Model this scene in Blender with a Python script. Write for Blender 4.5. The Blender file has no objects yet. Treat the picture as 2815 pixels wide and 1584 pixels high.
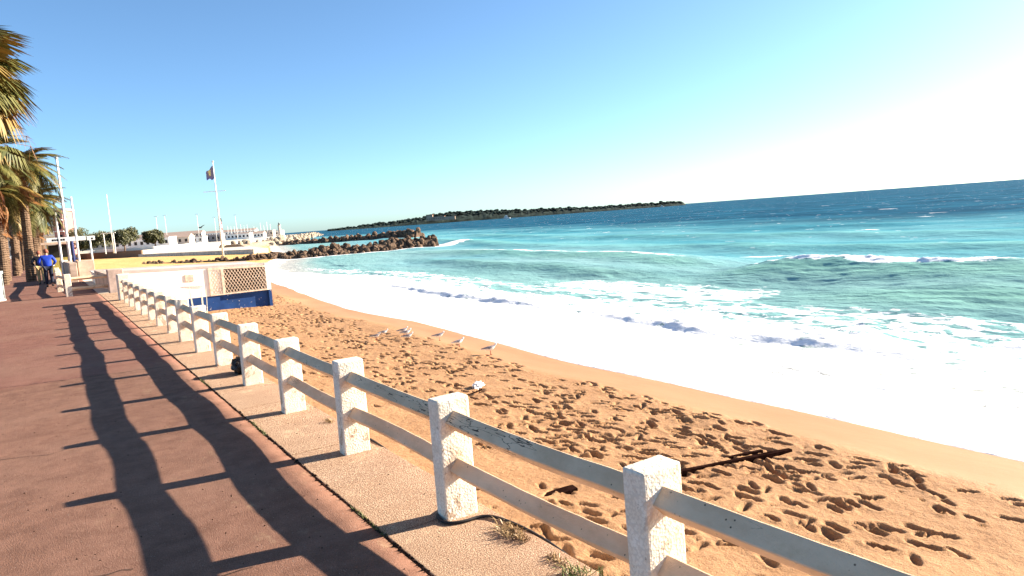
import bpy, bmesh, math, random
import numpy as np
from mathutils import Vector, Matrix, Euler
R = math.radians
random.seed(7); rng = np.random.default_rng(7)
scene = bpy.context.scene
COL = scene.collection

# ------------------------------------------------------------------ camera
EYE = Vector((0, 0, 1.65))
yaw, pitch, roll = R(32.78), R(5.743), R(4.2)
F = Vector((math.sin(yaw)*math.cos(pitch), math.cos(yaw)*math.cos(pitch), -math.sin(pitch)))
RT = Vector((math.cos(yaw), -math.sin(yaw), 0)); UP = RT.cross(F)
XC = math.cos(roll)*RT - math.sin(roll)*UP
YC = math.sin(roll)*RT + math.cos(roll)*UP
cd = bpy.data.cameras.new('camera'); cam = bpy.data.objects.new('camera', cd); COL.objects.link(cam)
m = Matrix((XC, YC, -F)).transposed().to_4x4(); m.translation = EYE
cam.matrix_world = m
cd.lens = 25.0; cd.sensor_width = 36; cd.clip_start = .05; cd.clip_end = 30000
scene.camera = cam

# ------------------------------------------------------------------ light
SUN_EL = R(21.0)
sx, sy = math.cos(R(11.5)), -math.sin(R(11.5))           # horizontal direction towards the sun
sundir = Vector((sx*math.cos(SUN_EL), sy*math.cos(SUN_EL), math.sin(SUN_EL)))
sd = bpy.data.lights.new('sun', 'SUN'); sun = bpy.data.objects.new('sun', sd); COL.objects.link(sun)
sun.rotation_euler = sundir.to_track_quat('Z', 'Y').to_euler()
sd.energy = 5.0; sd.angle = R(.5); sd.color = (1, .87, .70)
world = bpy.data.worlds.new('World'); scene.world = world; world.use_nodes = True
nt = world.node_tree; nt.nodes.clear()
wo = nt.nodes.new('ShaderNodeOutputWorld'); bg = nt.nodes.new('ShaderNodeBackground')
sky = nt.nodes.new('ShaderNodeTexSky'); sky.sky_type = 'NISHITA'; sky.sun_disc = False
sky.sun_elevation = SUN_EL; sky.sun_rotation = math.atan2(sx, sy)
sky.air_density = .8; sky.dust_density = 2.0; sky.ozone_density = 3.0; sky.altitude = 1500
hs = nt.nodes.new('ShaderNodeHueSaturation'); hs.inputs['Saturation'].default_value = .99; hs.inputs['Hue'].default_value = .5
tn = nt.nodes.new('ShaderNodeMix'); tn.data_type = 'RGBA'; tn.blend_type = 'MULTIPLY'; tn.inputs[0].default_value = 1; tn.inputs[7].default_value = (.97, 1.14, 1.14, 1)
nt.links.new(sky.outputs[0], tn.inputs[6]); nt.links.new(tn.outputs[2], hs.inputs['Color'])
bg.inputs['Strength'].default_value = .056
nt.links.new(hs.outputs[0], bg.inputs[0]); nt.links.new(bg.outputs[0], wo.inputs[0])
scene.view_settings.view_transform = 'Standard'; scene.view_settings.look = 'None'
scene.view_settings.exposure = 2.0; scene.view_settings.gamma = 1
scene.cycles.max_bounces = 6

# ------------------------------------------------------------------ helpers
def tag(o, label=None, cat=None, group=None, kind=None):
    if label: o['label'] = label
    if cat: o['category'] = cat
    if group: o['group'] = group
    if kind: o['kind'] = kind
    return o
def empty(name, loc, label, cat, group=None, rz=0):
    o = bpy.data.objects.new(name, None); COL.objects.link(o)
    o.location = loc; o.rotation_euler = (0, 0, rz); o.empty_display_size = .2
    return tag(o, label, cat, group)
def link(name, me, parent=None, mat=None):
    if mat is not None and not me.materials: me.materials.append(mat)
    o = bpy.data.objects.new(name, me); COL.objects.link(o)
    if parent is not None: o.parent = parent
    return o
def dup_tree(root, loc, rz=None, scale=None):
    r = root.copy(); COL.objects.link(r); r.location = loc
    if rz is not None: r.rotation_euler = (0, 0, rz)
    if scale: r.scale = (scale,)*3
    for ch in list(root.children):
        c = ch.copy(); COL.objects.link(c); c.parent = r
        for g in list(ch.children):
            d = g.copy(); COL.objects.link(d); d.parent = c
    return r
class MB:
    def __init__(s): s.v = []; s.f = []; s.mi = []
    def add(s, vs, fs, mi=0):
        b = len(s.v); s.v += [tuple(p) for p in vs]; s.f += [tuple(b+i for i in f) for f in fs]; s.mi += [mi]*len(fs)
        return s
    def box(s, a, b, mi=0, M=None):
        x0, y0, z0 = a; x1, y1, z1 = b
        vs = [(x0,y0,z0),(x1,y0,z0),(x1,y1,z0),(x0,y1,z0),(x0,y0,z1),(x1,y0,z1),(x1,y1,z1),(x0,y1,z1)]
        if M is not None: vs = [M @ Vector(v) for v in vs]
        return s.add(vs, [(0,3,2,1),(4,5,6,7),(0,1,5,4),(1,2,6,5),(2,3,7,6),(3,0,4,7)], mi)
    def tube(s, pts, r, n=8, mi=0, caps=True, rot=0):
        pts = [Vector(p) for p in pts]; rs = r if hasattr(r, '__len__') else [r]*len(pts)
        vs = []; fs = []
        for i, p in enumerate(pts):
            t = (pts[min(i+1, len(pts)-1)] - pts[max(i-1, 0)]).normalized()
            a = Vector((0,0,1)) if abs(t.z) < .9 else Vector((1,0,0))
            u = t.cross(a).normalized(); w = t.cross(u).normalized()
            for k in range(n):
                an = 2*math.pi*k/n + rot
                vs.append(p + rs[i]*(math.cos(an)*u + math.sin(an)*w))
        for i in range(len(pts)-1):
            for k in range(n):
                a0 = i*n+k; a1 = i*n+(k+1) % n
                fs.append((a0, a1, a1+n, a0+n))
        if caps: fs.append(tuple(range(n))[::-1]); fs.append(tuple((len(pts)-1)*n+k for k in range(n)))
        return s.add(vs, fs, mi)
    def ball(s, c, r, n=10, m=7, mi=0):
        rx, ry, rz = r if hasattr(r, '__len__') else (r, r, r)
        vs = [(c[0], c[1], c[2]-rz)]
        for i in range(1, m):
            ph = -math.pi/2 + math.pi*i/m
            for k in range(n):
                an = 2*math.pi*k/n
                vs.append((c[0]+rx*math.cos(ph)*math.cos(an), c[1]+ry*math.cos(ph)*math.sin(an), c[2]+rz*math.sin(ph)))
        vs.append((c[0], c[1], c[2]+rz)); fs = []
        for k in range(n): fs.append((0, 1+(k+1) % n, 1+k))
        for i in range(m-2):
            for k in range(n):
                a = 1+i*n+k; b = 1+i*n+(k+1) % n; fs.append((a, b, b+n, a+n))
        t = len(vs)-1
        for k in range(n): fs.append((t, 1+(m-2)*n+k, 1+(m-2)*n+(k+1) % n))
        return s.add(vs, fs, mi)
    def mesh(s, name, mats=(), smooth=False):
        me = bpy.data.meshes.new(name); me.from_pydata(s.v, [], s.f)
        for mt in (mats if isinstance(mats, (list, tuple)) else [mats]): me.materials.append(mt)
        if any(s.mi): me.polygons.foreach_set('material_index', s.mi)
        if smooth: me.polygons.foreach_set('use_smooth', [True]*len(me.polygons))
        me.update(); return me
    def build(s, name, mats, parent=None, smooth=False):
        return link(name, s.mesh(name, mats, smooth), parent)
def bevel(me, w, seg=2):
    bm = bmesh.new(); bm.from_mesh(me)
    bmesh.ops.bevel(bm, geom=bm.edges[:], offset=w, segments=seg, affect='EDGES', profile=.6)
    bm.to_mesh(me); bm.free(); return me
def roughen(me, cuts, amp, freq, seed=0):
    """subdivide and push the surface about so that cast concrete is not perfectly flat"""
    bm = bmesh.new(); bm.from_mesh(me)
    bmesh.ops.triangulate(bm, faces=bm.faces[:])
    bmesh.ops.subdivide_edges(bm, edges=bm.edges[:], cuts=cuts, use_grid_fill=True)
    from mathutils import noise
    bm.normal_update()
    for v in bm.verts:
        d = noise.fractal(Vector(v.co)*freq + Vector((seed*7.1, seed*3.3, 0)), .8, 2.0, 3)
        v.co += v.normal*amp*d
    bm.to_mesh(me); bm.free(); return me
def hsh(ix, iy, sd):
    h = (ix.astype(np.int64)*374761393 + iy.astype(np.int64)*668265263 + sd*144665) & 0x7fffffff
    h = ((h ^ (h >> 13))*1274126177) & 0x7fffffff
    return ((h ^ (h >> 16)) & 0xffff)/65535.0
def vnoise(x, y, sd=0):
    ix = np.floor(x); iy = np.floor(y); fx = x-ix; fy = y-iy
    fx = fx*fx*(3-2*fx); fy = fy*fy*(3-2*fy)
    ix = ix.astype(np.int64); iy = iy.astype(np.int64)
    a = hsh(ix, iy, sd); b = hsh(ix+1, iy, sd); c = hsh(ix, iy+1, sd); d = hsh(ix+1, iy+1, sd)
    return (a*(1-fx)+b*fx)*(1-fy) + (c*(1-fx)+d*fx)*fy
def fbm(x, y, sd=0, o=4, g=.5):
    t = 0; am = 1; n = 0
    for k in range(o):
        t = t + am*vnoise(x*2**k+17.3*k, y*2**k+5.7*k, sd+k); n += am; am *= g
    return t/n*2-1
def sst(a, b, x): t = np.clip((x-a)/(b-a), 0, 1); return t*t*(3-2*t)
def grid_mesh(name, X, Y, Z, attrs=None, smooth=True):
    nr, nc = X.shape
    me = bpy.data.meshes.new(name)
    co = np.stack([X, Y, Z], -1).reshape(-1, 3).astype(np.float32)
    idx = np.arange(nr*nc).reshape(nr, nc)
    q = np.stack([idx[:-1,:-1], idx[:-1,1:], idx[1:,1:], idx[1:,:-1]], -1).reshape(-1, 4)
    me.vertices.add(len(co)); me.vertices.foreach_set('co', co.ravel())
    me.loops.add(q.size); me.loops.foreach_set('vertex_index', q.ravel().astype(np.int32))
    me.polygons.add(len(q)); me.polygons.foreach_set('loop_start', (np.arange(len(q))*4).astype(np.int32))
    me.update(calc_edges=True)
    me.polygons.foreach_set('use_smooth', np.full(len(q), smooth))
    for k, a in (attrs or {}).items():
        at = me.attributes.new(k, 'FLOAT', 'POINT'); at.data.foreach_set('value', a.ravel().astype(np.float32))
    return me

# ------------------------------------------------------------------ materials
class NB:
    def __init__(s, name):
        s.m = bpy.data.materials.new(name); s.m.use_nodes = True; s.t = s.m.node_tree
        s.b = s.t.nodes['Principled BSDF']; s.pos = s.n('ShaderNodeNewGeometry').outputs['Position']
        s.obj = s.n('ShaderNodeTexCoord').outputs['Object']
    def n(s, t, **k):
        x = s.t.nodes.new(t)
        for a, v in k.items(): setattr(x, a, v)
        return x
    def set(s, sock, v):
        if isinstance(v, bpy.types.NodeSocket): s.t.links.new(v, sock)
        elif isinstance(v, (tuple, list)) and len(v) == 3 and sock.type == 'RGBA': sock.default_value = (*v, 1)
        else: sock.default_value = v
    def noise(s, scale, det=4, rough=.55, vec=None, dist=0):
        x = s.n('ShaderNodeTexNoise'); s.set(x.inputs['Vector'], vec or s.pos)
        x.inputs['Scale'].default_value = scale; x.inputs['Detail'].default_value = det
        x.inputs['Roughness'].default_value = rough; x.inputs['Distortion'].default_value = dist
        return x.outputs['Fac']
    def vor(s, scale, vec=None, feat='F1'):
        x = s.n('ShaderNodeTexVoronoi', feature=feat); s.set(x.inputs['Vector'], vec or s.pos)
        x.inputs['Scale'].default_value = scale; return x.outputs['Distance']
    def map(s, v, a, b, c=0, d=1):
        x = s.n('ShaderNodeMapRange', interpolation_type='SMOOTHSTEP'); s.set(x.inputs[0], v)
        for i, q in enumerate((a, b, c, d)): x.inputs[1+i].default_value = q
        return x.outputs[0]
    def mix(s, f, a, b, mode='MIX'):
        x = s.n('ShaderNodeMix', data_type='RGBA', blend_type=mode)
        s.set(x.inputs[0], f); s.set(x.inputs[6], a); s.set(x.inputs[7], b); return x.outputs[2]
    def math(s, op, a, b=0, clamp=False):
        x = s.n('ShaderNodeMath', operation=op); x.use_clamp = clamp
        s.set(x.inputs[0], a); s.set(x.inputs[1], b); return x.outputs[0]
    def scl(s, v3, vec=None):
        x = s.n('ShaderNodeVectorMath', operation='MULTIPLY'); s.set(x.inputs[0], vec or s.pos); x.inputs[1].default_value = v3
        return x.outputs[0]
    def attr(s, name): return s.n('ShaderNodeAttribute', attribute_name=name).outputs['Fac']
    def objr(s, k=9.0):
        x = s.n('ShaderNodeVectorMath', operation='ADD'); s.set(x.inputs[0], s.obj)
        s.set(x.inputs[1], s.math('MULTIPLY', s.rnd(), k)); return x.outputs[0]
    def rnd(s): return s.n('ShaderNodeObjectInfo').outputs['Random']
    def bump(s, h, strength=.5, dist=.01, prev=None):
        x = s.n('ShaderNodeBump'); x.inputs['Strength'].default_value = strength; x.inputs['Distance'].default_value = dist
        s.set(x.inputs['Height'], h)
        if prev: s.set(x.inputs['Normal'], prev)
        return x.outputs[0]
    def out(s, col, rough=.8, normal=None, spec=.3, metal=0):
        s.set(s.b.inputs['Base Color'], col); s.set(s.b.inputs['Roughness'], rough)
        s.set(s.b.inputs['Specular IOR Level'], spec); s.set(s.b.inputs['Metallic'], metal)
        if normal: s.set(s.b.inputs['Normal'], normal)
        return s.m
def plain(name, c, rough=.7, var=.12, scale=6, spec=.3, metal=0, bump=.3, bdist=.004, obj=True):
    s = NB(name); v = s.obj if obj else s.pos
    n = s.noise(scale, 5, .6, v); d = tuple(x*(1-2.2*var) for x in c); l = tuple(min(1, x*(1+var)) for x in c)
    col = s.mix(s.map(n, .3, .7), d, l)
    return s.out(col, rough, s.bump(s.noise(scale*6, 4, .6, v), bump, bdist), spec, metal)

def m_asphalt():
    s = NB('red_asphalt')
    # red pavement: newer redder surface past the cross joint, browner patch in front
    big = s.noise(.55, 5, .6); mid = s.noise(5, 6, .65); fine = s.noise(170, 3, .7)
    sep = s.n('ShaderNodeSeparateXYZ'); s.set(sep.inputs[0], s.pos)
    far = s.map(sep.outputs[1], 10.55, 10.62)
    c = s.mix(s.map(mid, .3, .7), (0.1432, 0.0673, 0.0429), (0.2291, 0.1153, 0.0770))
    c2 = s.mix(s.map(mid, .3, .7), (0.1655, 0.0673, 0.0469), (0.2227, 0.0997, 0.0724))
    c = s.mix(far, c, c2)
    c = s.mix(s.map(big, .38, .68, 0, .55), c, (0.2546, 0.1402, 0.0971))
    st = s.noise(.9, 4, .7, s.scl((1.0, .35, 1)))
    c = s.mix(s.map(st, .58, .75, 0, .5), c, (0.1018, 0.0436, 0.0281))
    sp = s.vor(62); spn = s.noise(31, 2)
    c = s.mix(s.math('MULTIPLY', s.map(sp, .30, .12), s.map(spn, .5, .6)), c, (0.2673, 0.1869, 0.1473))
    c = s.mix(s.math('MULTIPLY', s.map(s.vor(21), .12, .05), s.map(s.noise(9), .52, .58)), c, (0.0255, 0.0125, 0.0100))
    c = s.mix(s.map(fine, .42, .7, 0, .5), c, (0.0573, 0.0280, 0.0221))
    dr = s.math('MULTIPLY', s.map(sep.outputs[0], -.6, 1.25), s.map(s.noise(3.2, 6, .75, s.scl((1, .5, 1))), .56, .74))
    c = s.mix(s.math('MULTIPLY', dr, .75), c, (0.3096, 0.2139, 0.1296))
    c = s.mix(s.map(s.vor(140), .5, .2, 0, .35), c, (0.2580, 0.1488, 0.1080))
    nb = s.bump(fine, .9, .006); nb = s.bump(s.vor(120), .4, .004, nb); nb = s.bump(mid, .5, .012, nb)
    return s.out(c, .92, nb, .2)
def m_kerb():
    s = NB('exposed_aggregate_concrete')
    f = s.noise(150, 4, .75); mid = s.noise(4, 5, .6); lump = s.vor(85)
    c = s.mix(s.map(mid, .3, .7), (0.6188, 0.4348, 0.2952), (0.7631, 0.5657, 0.3996))
    c = s.mix(s.map(f, .48, .62), (0.2475, 0.1414, 0.0869), c)
    c = s.mix(s.map(s.noise(2.2, 5, .7), .56, .7, 0, .5), c, (0.7631, 0.5238, 0.3359))
    c = s.mix(s.rnd(), c, s.mix(.18, c, (0.3094, 0.2095, 0.1505)))
    n = s.bump(f, 1, .008); n = s.bump(lump, .5, .005, n)
    return s.out(c, .95, n, .15)
def m_paint():
    s = NB('white_masonry_paint')
    v = s.objr(); f = s.noise(70, 5, .7, v); mid = s.noise(9, 6, .65, v)
    peel = s.map(s.noise(7, 6, .72, v, .6), .565, .585)
    low = s.n('ShaderNodeSeparateXYZ'); s.set(low.inputs[0], s.obj)
    c = s.mix(s.map(mid, .35, .75), (.78, .67, .53), (.90, .82, .70))
    c = s.mix(s.map(s.noise(26, 5, .7, v), .60, .68, 0, .75), c, (.40, .30, .22))
    c = s.mix(s.math('MULTIPLY', peel, s.map(low.outputs[2], .75, .0, .25, 1)), c, (.46, .32, .22))
    rust = s.map(s.noise(14, 5, .6, v), .66, .72, 0, .8)
    c = s.mix(rust, c, (.30, .12, .06))
    n = s.bump(f, .6, .004); n = s.bump(s.vor(75, v), .45, .006, n); n = s.bump(peel, -.5, .004, n)
    c = s.mix(s.map(s.vor(75, v), .45, .62, 0, .35), c, (.52, .42, .32))
    return s.out(c, .85, n, .25)
def m_rail():
    s = NB('weathered_white_rail_concrete')
    v = s.objr(); mid = s.noise(6, 6, .65, s.scl((1, .5, 1), v)); f = s.noise(120, 4, .7, v)
    c = s.mix(s.map(mid, .3, .72), (.62, .41, .25), (.80, .57, .375))
    c = s.mix(s.math('MULTIPLY', s.map(s.vor(32, v), .16, .06), s.map(s.noise(12, 3, .5, v), .48, .55)), c, (0.0720, 0.0539, 0.0360))
    c = s.mix(s.map(s.noise(2.3, 5, .7, v), .60, .74, 0, .5), c, (0.4400, 0.2926, 0.1440))
    crack = s.vor(3.2, s.mix(.25, s.scl((1, .32, 1), v), s.n('ShaderNodeTexNoise').outputs['Color'], 'ADD'), 'DISTANCE_TO_EDGE')
    cr = s.math('MULTIPLY', s.map(crack, .012, .003), s.map(s.noise(1.1, 3, .5, v), .52, .58))
    c = s.mix(cr, c, (0.0560, 0.0385, 0.0288))
    n = s.bump(f, .7, .004); n = s.bump(cr, -1, .006, n)
    return s.out(c, .88, n, .25)
def m_sand():
    s = NB('beach_sand')
    wet = s.attr('wet'); f = s.noise(60, 5, .8); g = s.noise(240, 2, .7); mid = s.noise(1.1, 6, .65); m2 = s.noise(7, 5, .7)
    dry = s.mix(s.map(mid, .3, .7), (0.3181, 0.1651, 0.0734), (0.4034, 0.2202, 0.1048))
    dry = s.mix(s.map(m2, .45, .75, 0, .35), dry, (0.4034, 0.2408, 0.1310))
    dry = s.mix(s.map(f, .52, .68, 0, .55), dry, (0.1707, 0.0791, 0.0380))
    dry = s.mix(s.map(g, .55, .7, 0, .35), dry, (0.4267, 0.2752, 0.1702))
    w = s.mix(s.map(s.noise(.9, 5, .6, s.scl((1.6, .35, 1))), .3, .7), (0.3879, 0.1961, 0.0851), (0.4500, 0.2374, 0.1113))
    c = s.mix(wet, dry, w)
    yel = s.attr('far'); c = s.mix(yel, c, s.mix(s.map(s.noise(.25, 4, .6, s.scl((1, .25, 1))), .35, .65), (.58, .345, .115), (.66, .41, .15)))
    n = s.bump(f, s.NBf if hasattr(s, 'NBf') else .55, .012); n = s.bump(m2, .45, .05, n)
    bs = [l.from_node for l in s.t.links if l.to_node.type == 'BUMP']
    st = s.map(wet, .1, .9, .8, .08)
    for nd in s.t.nodes:
        if nd.type == 'BUMP': s.set(nd.inputs['Strength'], st)
    return s.out(c, s.map(wet, 0, 1, .95, .55), n, .25)
def m_sea():
    s = NB('sea_water')
    foam = s.attr('foam'); thin = s.attr('thin'); off = s.attr('off')
    cn = s.noise(.035, 4, .6, s.scl((1, .35, 1)))
    o2 = s.math('ADD', off, s.math('MULTIPLY', s.math('SUBTRACT', cn, .5), 60))
    near = s.mix(s.map(s.noise(.22, 5, .65, s.scl((1, .3, 1))), .35, .68), (.150, .315, .345), (.235, .410, .430))
    near = s.mix(s.map(o2, 10, 24), s.mix(.45, near, (0.1728, 0.3344, 0.3040)), near)
    midc = s.mix(s.map(s.noise(.15, 5, .65, s.scl((1, .3, 1))), .35, .65), (.055, .240, .300), (.135, .355, .405))
    deep = s.mix(s.map(s.noise(.10, 6, .7, s.scl((1, .45, 1))), .4, .62), (.002, .046, .092), (.010, .098, .165))
    c = s.mix(s.map(o2, 17, 36), near, midc)
    c = s.mix(s.map(o2, 46, 100), c, deep)
    c = s.mix(s.math('MULTIPLY', s.map(o2, 30, 90), s.map(s.noise(.42, 6, .72, s.scl((1, .42, 1))), .50, .64, 0, .6)), c, (.002, .035, .065))
    c = s.mix(thin, c, (.21, .44, .345))  # paler green wave faces: sunlight through the water put into the colour
    c = s.mix(s.map(off, 7.5, 3), c, (.40, .40, .37))
    # foam: lace, streaks, whitecaps
    n1 = s.noise(1.9, 7, .76, s.scl((1, .5, 1)), .55); n2 = s.noise(.45, 5, .6, s.scl((1, .45, 1)), 1.0)
    lace = s.vor(1.5, s.mix(.5, s.scl((1, .5, 1)), s.n('ShaderNodeTexNoise').outputs['Color'], 'ADD'), 'DISTANCE_TO_EDGE')
    nn = s.math('ADD', s.math('MULTIPLY', n1, .75), s.math('MULTIPLY', n2, .25))
    nn = s.math('SUBTRACT', nn, s.map(lace, .0, .22, 0, .09))
    th = s.math('SUBTRACT', .93, foam)
    th = s.math('ADD', s.math('MULTIPLY', s.math('SUBTRACT', 1, foam), .62), .20)
    fm = s.map(s.math('SUBTRACT', nn, th), -.012, .05)
    wc = s.noise(.42, 5, .62, s.scl((1, .38, 1)), .3)
    wcm = s.math('MULTIPLY', s.map(wc, .650, .68), s.map(off, 30, 60))
    wc2 = s.noise(.16, 4, .55, s.scl((1, .5, 1))); wcm = s.math('MULTIPLY', wcm, s.map(wc2, .45, .6))
    sp = s.noise(1.3, 4, .6, s.scl((1, .33, 1)), .4)
    spm = s.math('MULTIPLY', s.map(sp, .665, .69), s.math('MULTIPLY', s.map(off, 24, 50), s.map(s.noise(.3, 3, .5, s.scl((1, .4, 1))), .46, .56)))
    fm = s.math('MAXIMUM', s.math('MAXIMUM', fm, wcm), spm)
    c = s.mix(fm, c, s.mix(s.map(s.noise(3.5, 5, .7), .35, .62), (.80, .82, .84), (.90, .90, .90)))
    rip = s.noise(2.4, 7, .68, s.scl((1, .5, 1))); chop = s.noise(.55, 7, .66, s.scl((1, .42, 1)))
    n = s.bump(chop, .6, .40); n = s.bump(rip, .45, .06, n)
    n = s.bump(s.noise(11, 5, .7), .5, .03, n)
    # wind-roughened water: wave slopes keep the mirror share low even towards the horizon
    df = s.n('ShaderNodeBsdfDiffuse'); gl = s.n('ShaderNodeBsdfGlossy'); lw = s.n('ShaderNodeLayerWeight'); mx = s.n('ShaderNodeMixShader')
    s.set(df.inputs['Color'], c); s.set(df.inputs['Normal'], n); s.set(gl.inputs['Normal'], n); gl.inputs['Roughness'].default_value = .22
    lw.inputs['Blend'].default_value = .35; s.set(lw.inputs['Normal'], n)
    fac = s.map(lw.outputs['Fresnel'], .0, 1.0, .03, .11)
    s.set(mx.inputs[0], s.math('MULTIPLY', fac, s.math('SUBTRACT', 1, fm)))
    s.t.links.new(df.outputs[0], mx.inputs[1]); s.t.links.new(gl.outputs[0], mx.inputs[2])
    s.t.links.new(mx.outputs[0], s.t.nodes['Material Output'].inputs['Surface'])
    return s.m
NB.mixf = lambda s, f, a, b: s.map(f, 0, 1, a, b)
def m_rock(name, a, b):
    s = NB(name); v = s.obj
    n = s.noise(3.2, 6, .7, v); r = s.rnd()
    c = s.mix(s.map(n, .35, .65), a, b)
    c = s.mix(s.map(r, 0, 1, 0, .6), c, tuple(x*.55 for x in a))
    return s.out(c, .9, s.bump(s.noise(6, 6, .75, v), 1, .25), .2)
def m_leaf(name, a, b):
    s = NB(name); n = s.noise(.9, 3, .6); r = s.rnd()
    c = s.mix(s.map(n, .35, .65), a, b); c = s.mix(s.math('MULTIPLY', r, .5), c, b)
    return s.out(c, .55, None, .35)
def m_bark():
    s = NB('palm_bark'); z = s.n('ShaderNodeSeparateXYZ'); s.set(z.inputs[0], s.obj)
    w = s.n('ShaderNodeTexWave', wave_type='BANDS', bands_direction='Z'); s.set(w.inputs['Vector'], s.obj)
    w.inputs['Scale'].default_value = 2.6; w.inputs['Distortion'].default_value = 4; w.inputs['Detail'].default_value = 3
    n = s.noise(7, 5, .7, s.obj)
    c = s.mix(s.map(n, .3, .7), (.07, .042, .028), (.17, .11, .072)); c = s.mix(s.map(w.outputs['Fac'], .2, .8, 0, .4), c, (.22, .145, .095))
    return s.out(c, .95, s.bump(w.outputs['Fac'], .8, .04, s.bump(n, .8, .05)), .1)
def m_bluewall():
    s = NB('blue_painted_wall'); v = s.obj
    z = s.n('ShaderNodeSeparateXYZ'); s.set(z.inputs[0], v)
    c = s.mix(s.map(s.noise(1.6, 5, .6, v), .35, .7), (0.0045, 0.0375, 0.1500), (0.0090, 0.0562, 0.2175))
    p = s.map(s.noise(2.3, 6, .7, v, .4), .60, .62); p = s.math('MULTIPLY', p, s.map(z.outputs[2], .75, .15))
    sp = s.math('MULTIPLY', s.map(s.noise(9, 3, .5, v), .68, .71), 1)
    c = s.mix(s.math('MAXIMUM', p, sp), c, (0.5100, 0.4650, 0.4350))
    return s.out(c, .6, s.bump(s.noise(30, 4, .6, v), .3, .005), .3)

ASPH = m_asphalt(); KERB = m_kerb(); PAINT = m_paint(); RAIL = m_rail(); SAND = m_sand(); SEA = m_sea()
ROCKD = m_rock('brown_breakwater_rock', (.085, .052, .036), (.26, .17, .11)); ROCKP = m_rock('pale_breakwater_rock', (.36, .28, .20), (.52, .44, .34))
LEAFG = m_leaf('palm_leaf_green', (.045, .058, .012), (.125, .110, .025)); LEAFY = m_leaf('palm_leaf_yellow', (.13, .095, .02), (.23, .14, .035))
LEAFD = m_leaf('palm_leaf_dead', (.15, .06, .018), (.25, .11, .035)); BARK = m_bark(); TREEL = m_leaf('tree_leaf', (.020, .026, .010), (.075, .072, .020))
WALLW = plain('white_render', (.86, .83, .76), .85, .04, 1.5); ROOFG = plain('pale_roof_felt', (.52, .45, .42), .9, .1, 1)
BLUEW = m_bluewall(); STEELW = plain('white_painted_metal', (.80, .79, .76), .45, .04, 3); GALV = plain('galvanised_metal', (.42, .44, .43), .5, .25, 9, .5, .3)
DARK = plain('black_plastic', (.018, .016, .016), .45, .2, 12); RUBBER = plain('black_rubber_hose', (.02, .018, .018), .6, .1, 20)
SOIL = plain('dirt_in_joint', (.05, .03, .02), 1, .3, 20, obj=False); CONC = plain('pale_concrete', (.60, .53, .44), .9, .12, 1.2, obj=False)
GROUND = plain('dusty_ground', (.30, .22, .16), .95, .2, .8, obj=False); FOREST = plain('pine_forest', (.030, .044, .038), .95, .35, .05, .05, 0, .5, 1.0, obj=False)
DRYW = m_leaf('dry_weed', (.20, .12, .05), (.33, .22, .10)); GRNW = m_leaf('green_weed', (.06, .09, .02), (.13, .15, .04))
WOODSHADOW = plain('dark_wood_and_shadow', (.020, .009, .007), 1, .3, 10, 0)  # wood of the stick; also the painted shadow colour of the sand strips

# ------------------------------------------------------------------ terrain functions
LS = -2.2
def shore(y):
    y = np.asarray(y, float); yy = np.clip(y, 0, 105)
    b = 10.25 + .0008*yy**2 + 7e-6*yy**3 + np.clip(y-105, 0, 160)*.25
    return b + .30*fbm(y*.16, y*0+3.1, 5, 3)*sst(-8, 2, y)
def beach_z(x, y):
    sh = shore(y)
    t = np.clip((x-1.9)/(sh-1.9), -.2, 1.6)
    z = -1.55 - .43*t - np.clip(x-sh, 0, 60)*.10
    return z
# ---- beach
ys = [1.0]
while ys[-1] < 62: ys.append(ys[-1] + .033*max(1, ys[-1]/7))
while ys[-1] < 262: ys.append(ys[-1]*1.018)
ys = np.array([-40, -20, -10, -5, -2, 0] + ys)
u = np.linspace(0, 1, 370)
Yg, Ug = np.meshgrid(ys, u, indexing='ij')
shy = shore(Yg); Xg = 1.92 + Ug*(shy + 3.2 - 1.92)
Zg = beach_z(Xg, Yg)
dd = shy - Xg                                           # distance to the waterline, up the beach
dryf = sst(.9, 1.7, dd + .35*fbm(Xg*.6, Yg*.35, 9, 3))
Zg += dryf*(.03*fbm(Xg*.9, Yg*.9, 21, 4) + .010*fbm(Xg*4, Yg*4, 31, 3)) + .035*fbm(Xg*.25, Yg*.22, 41, 3)
Zg += .03*np.exp(-((dd-1.5)/.5)**2)
Zg += .22*np.exp(-((Xg-1.92)/.9)**2)*(1+.5*fbm(Xg, Yg*.8, 77, 3))      # sand drifted against the wall
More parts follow.
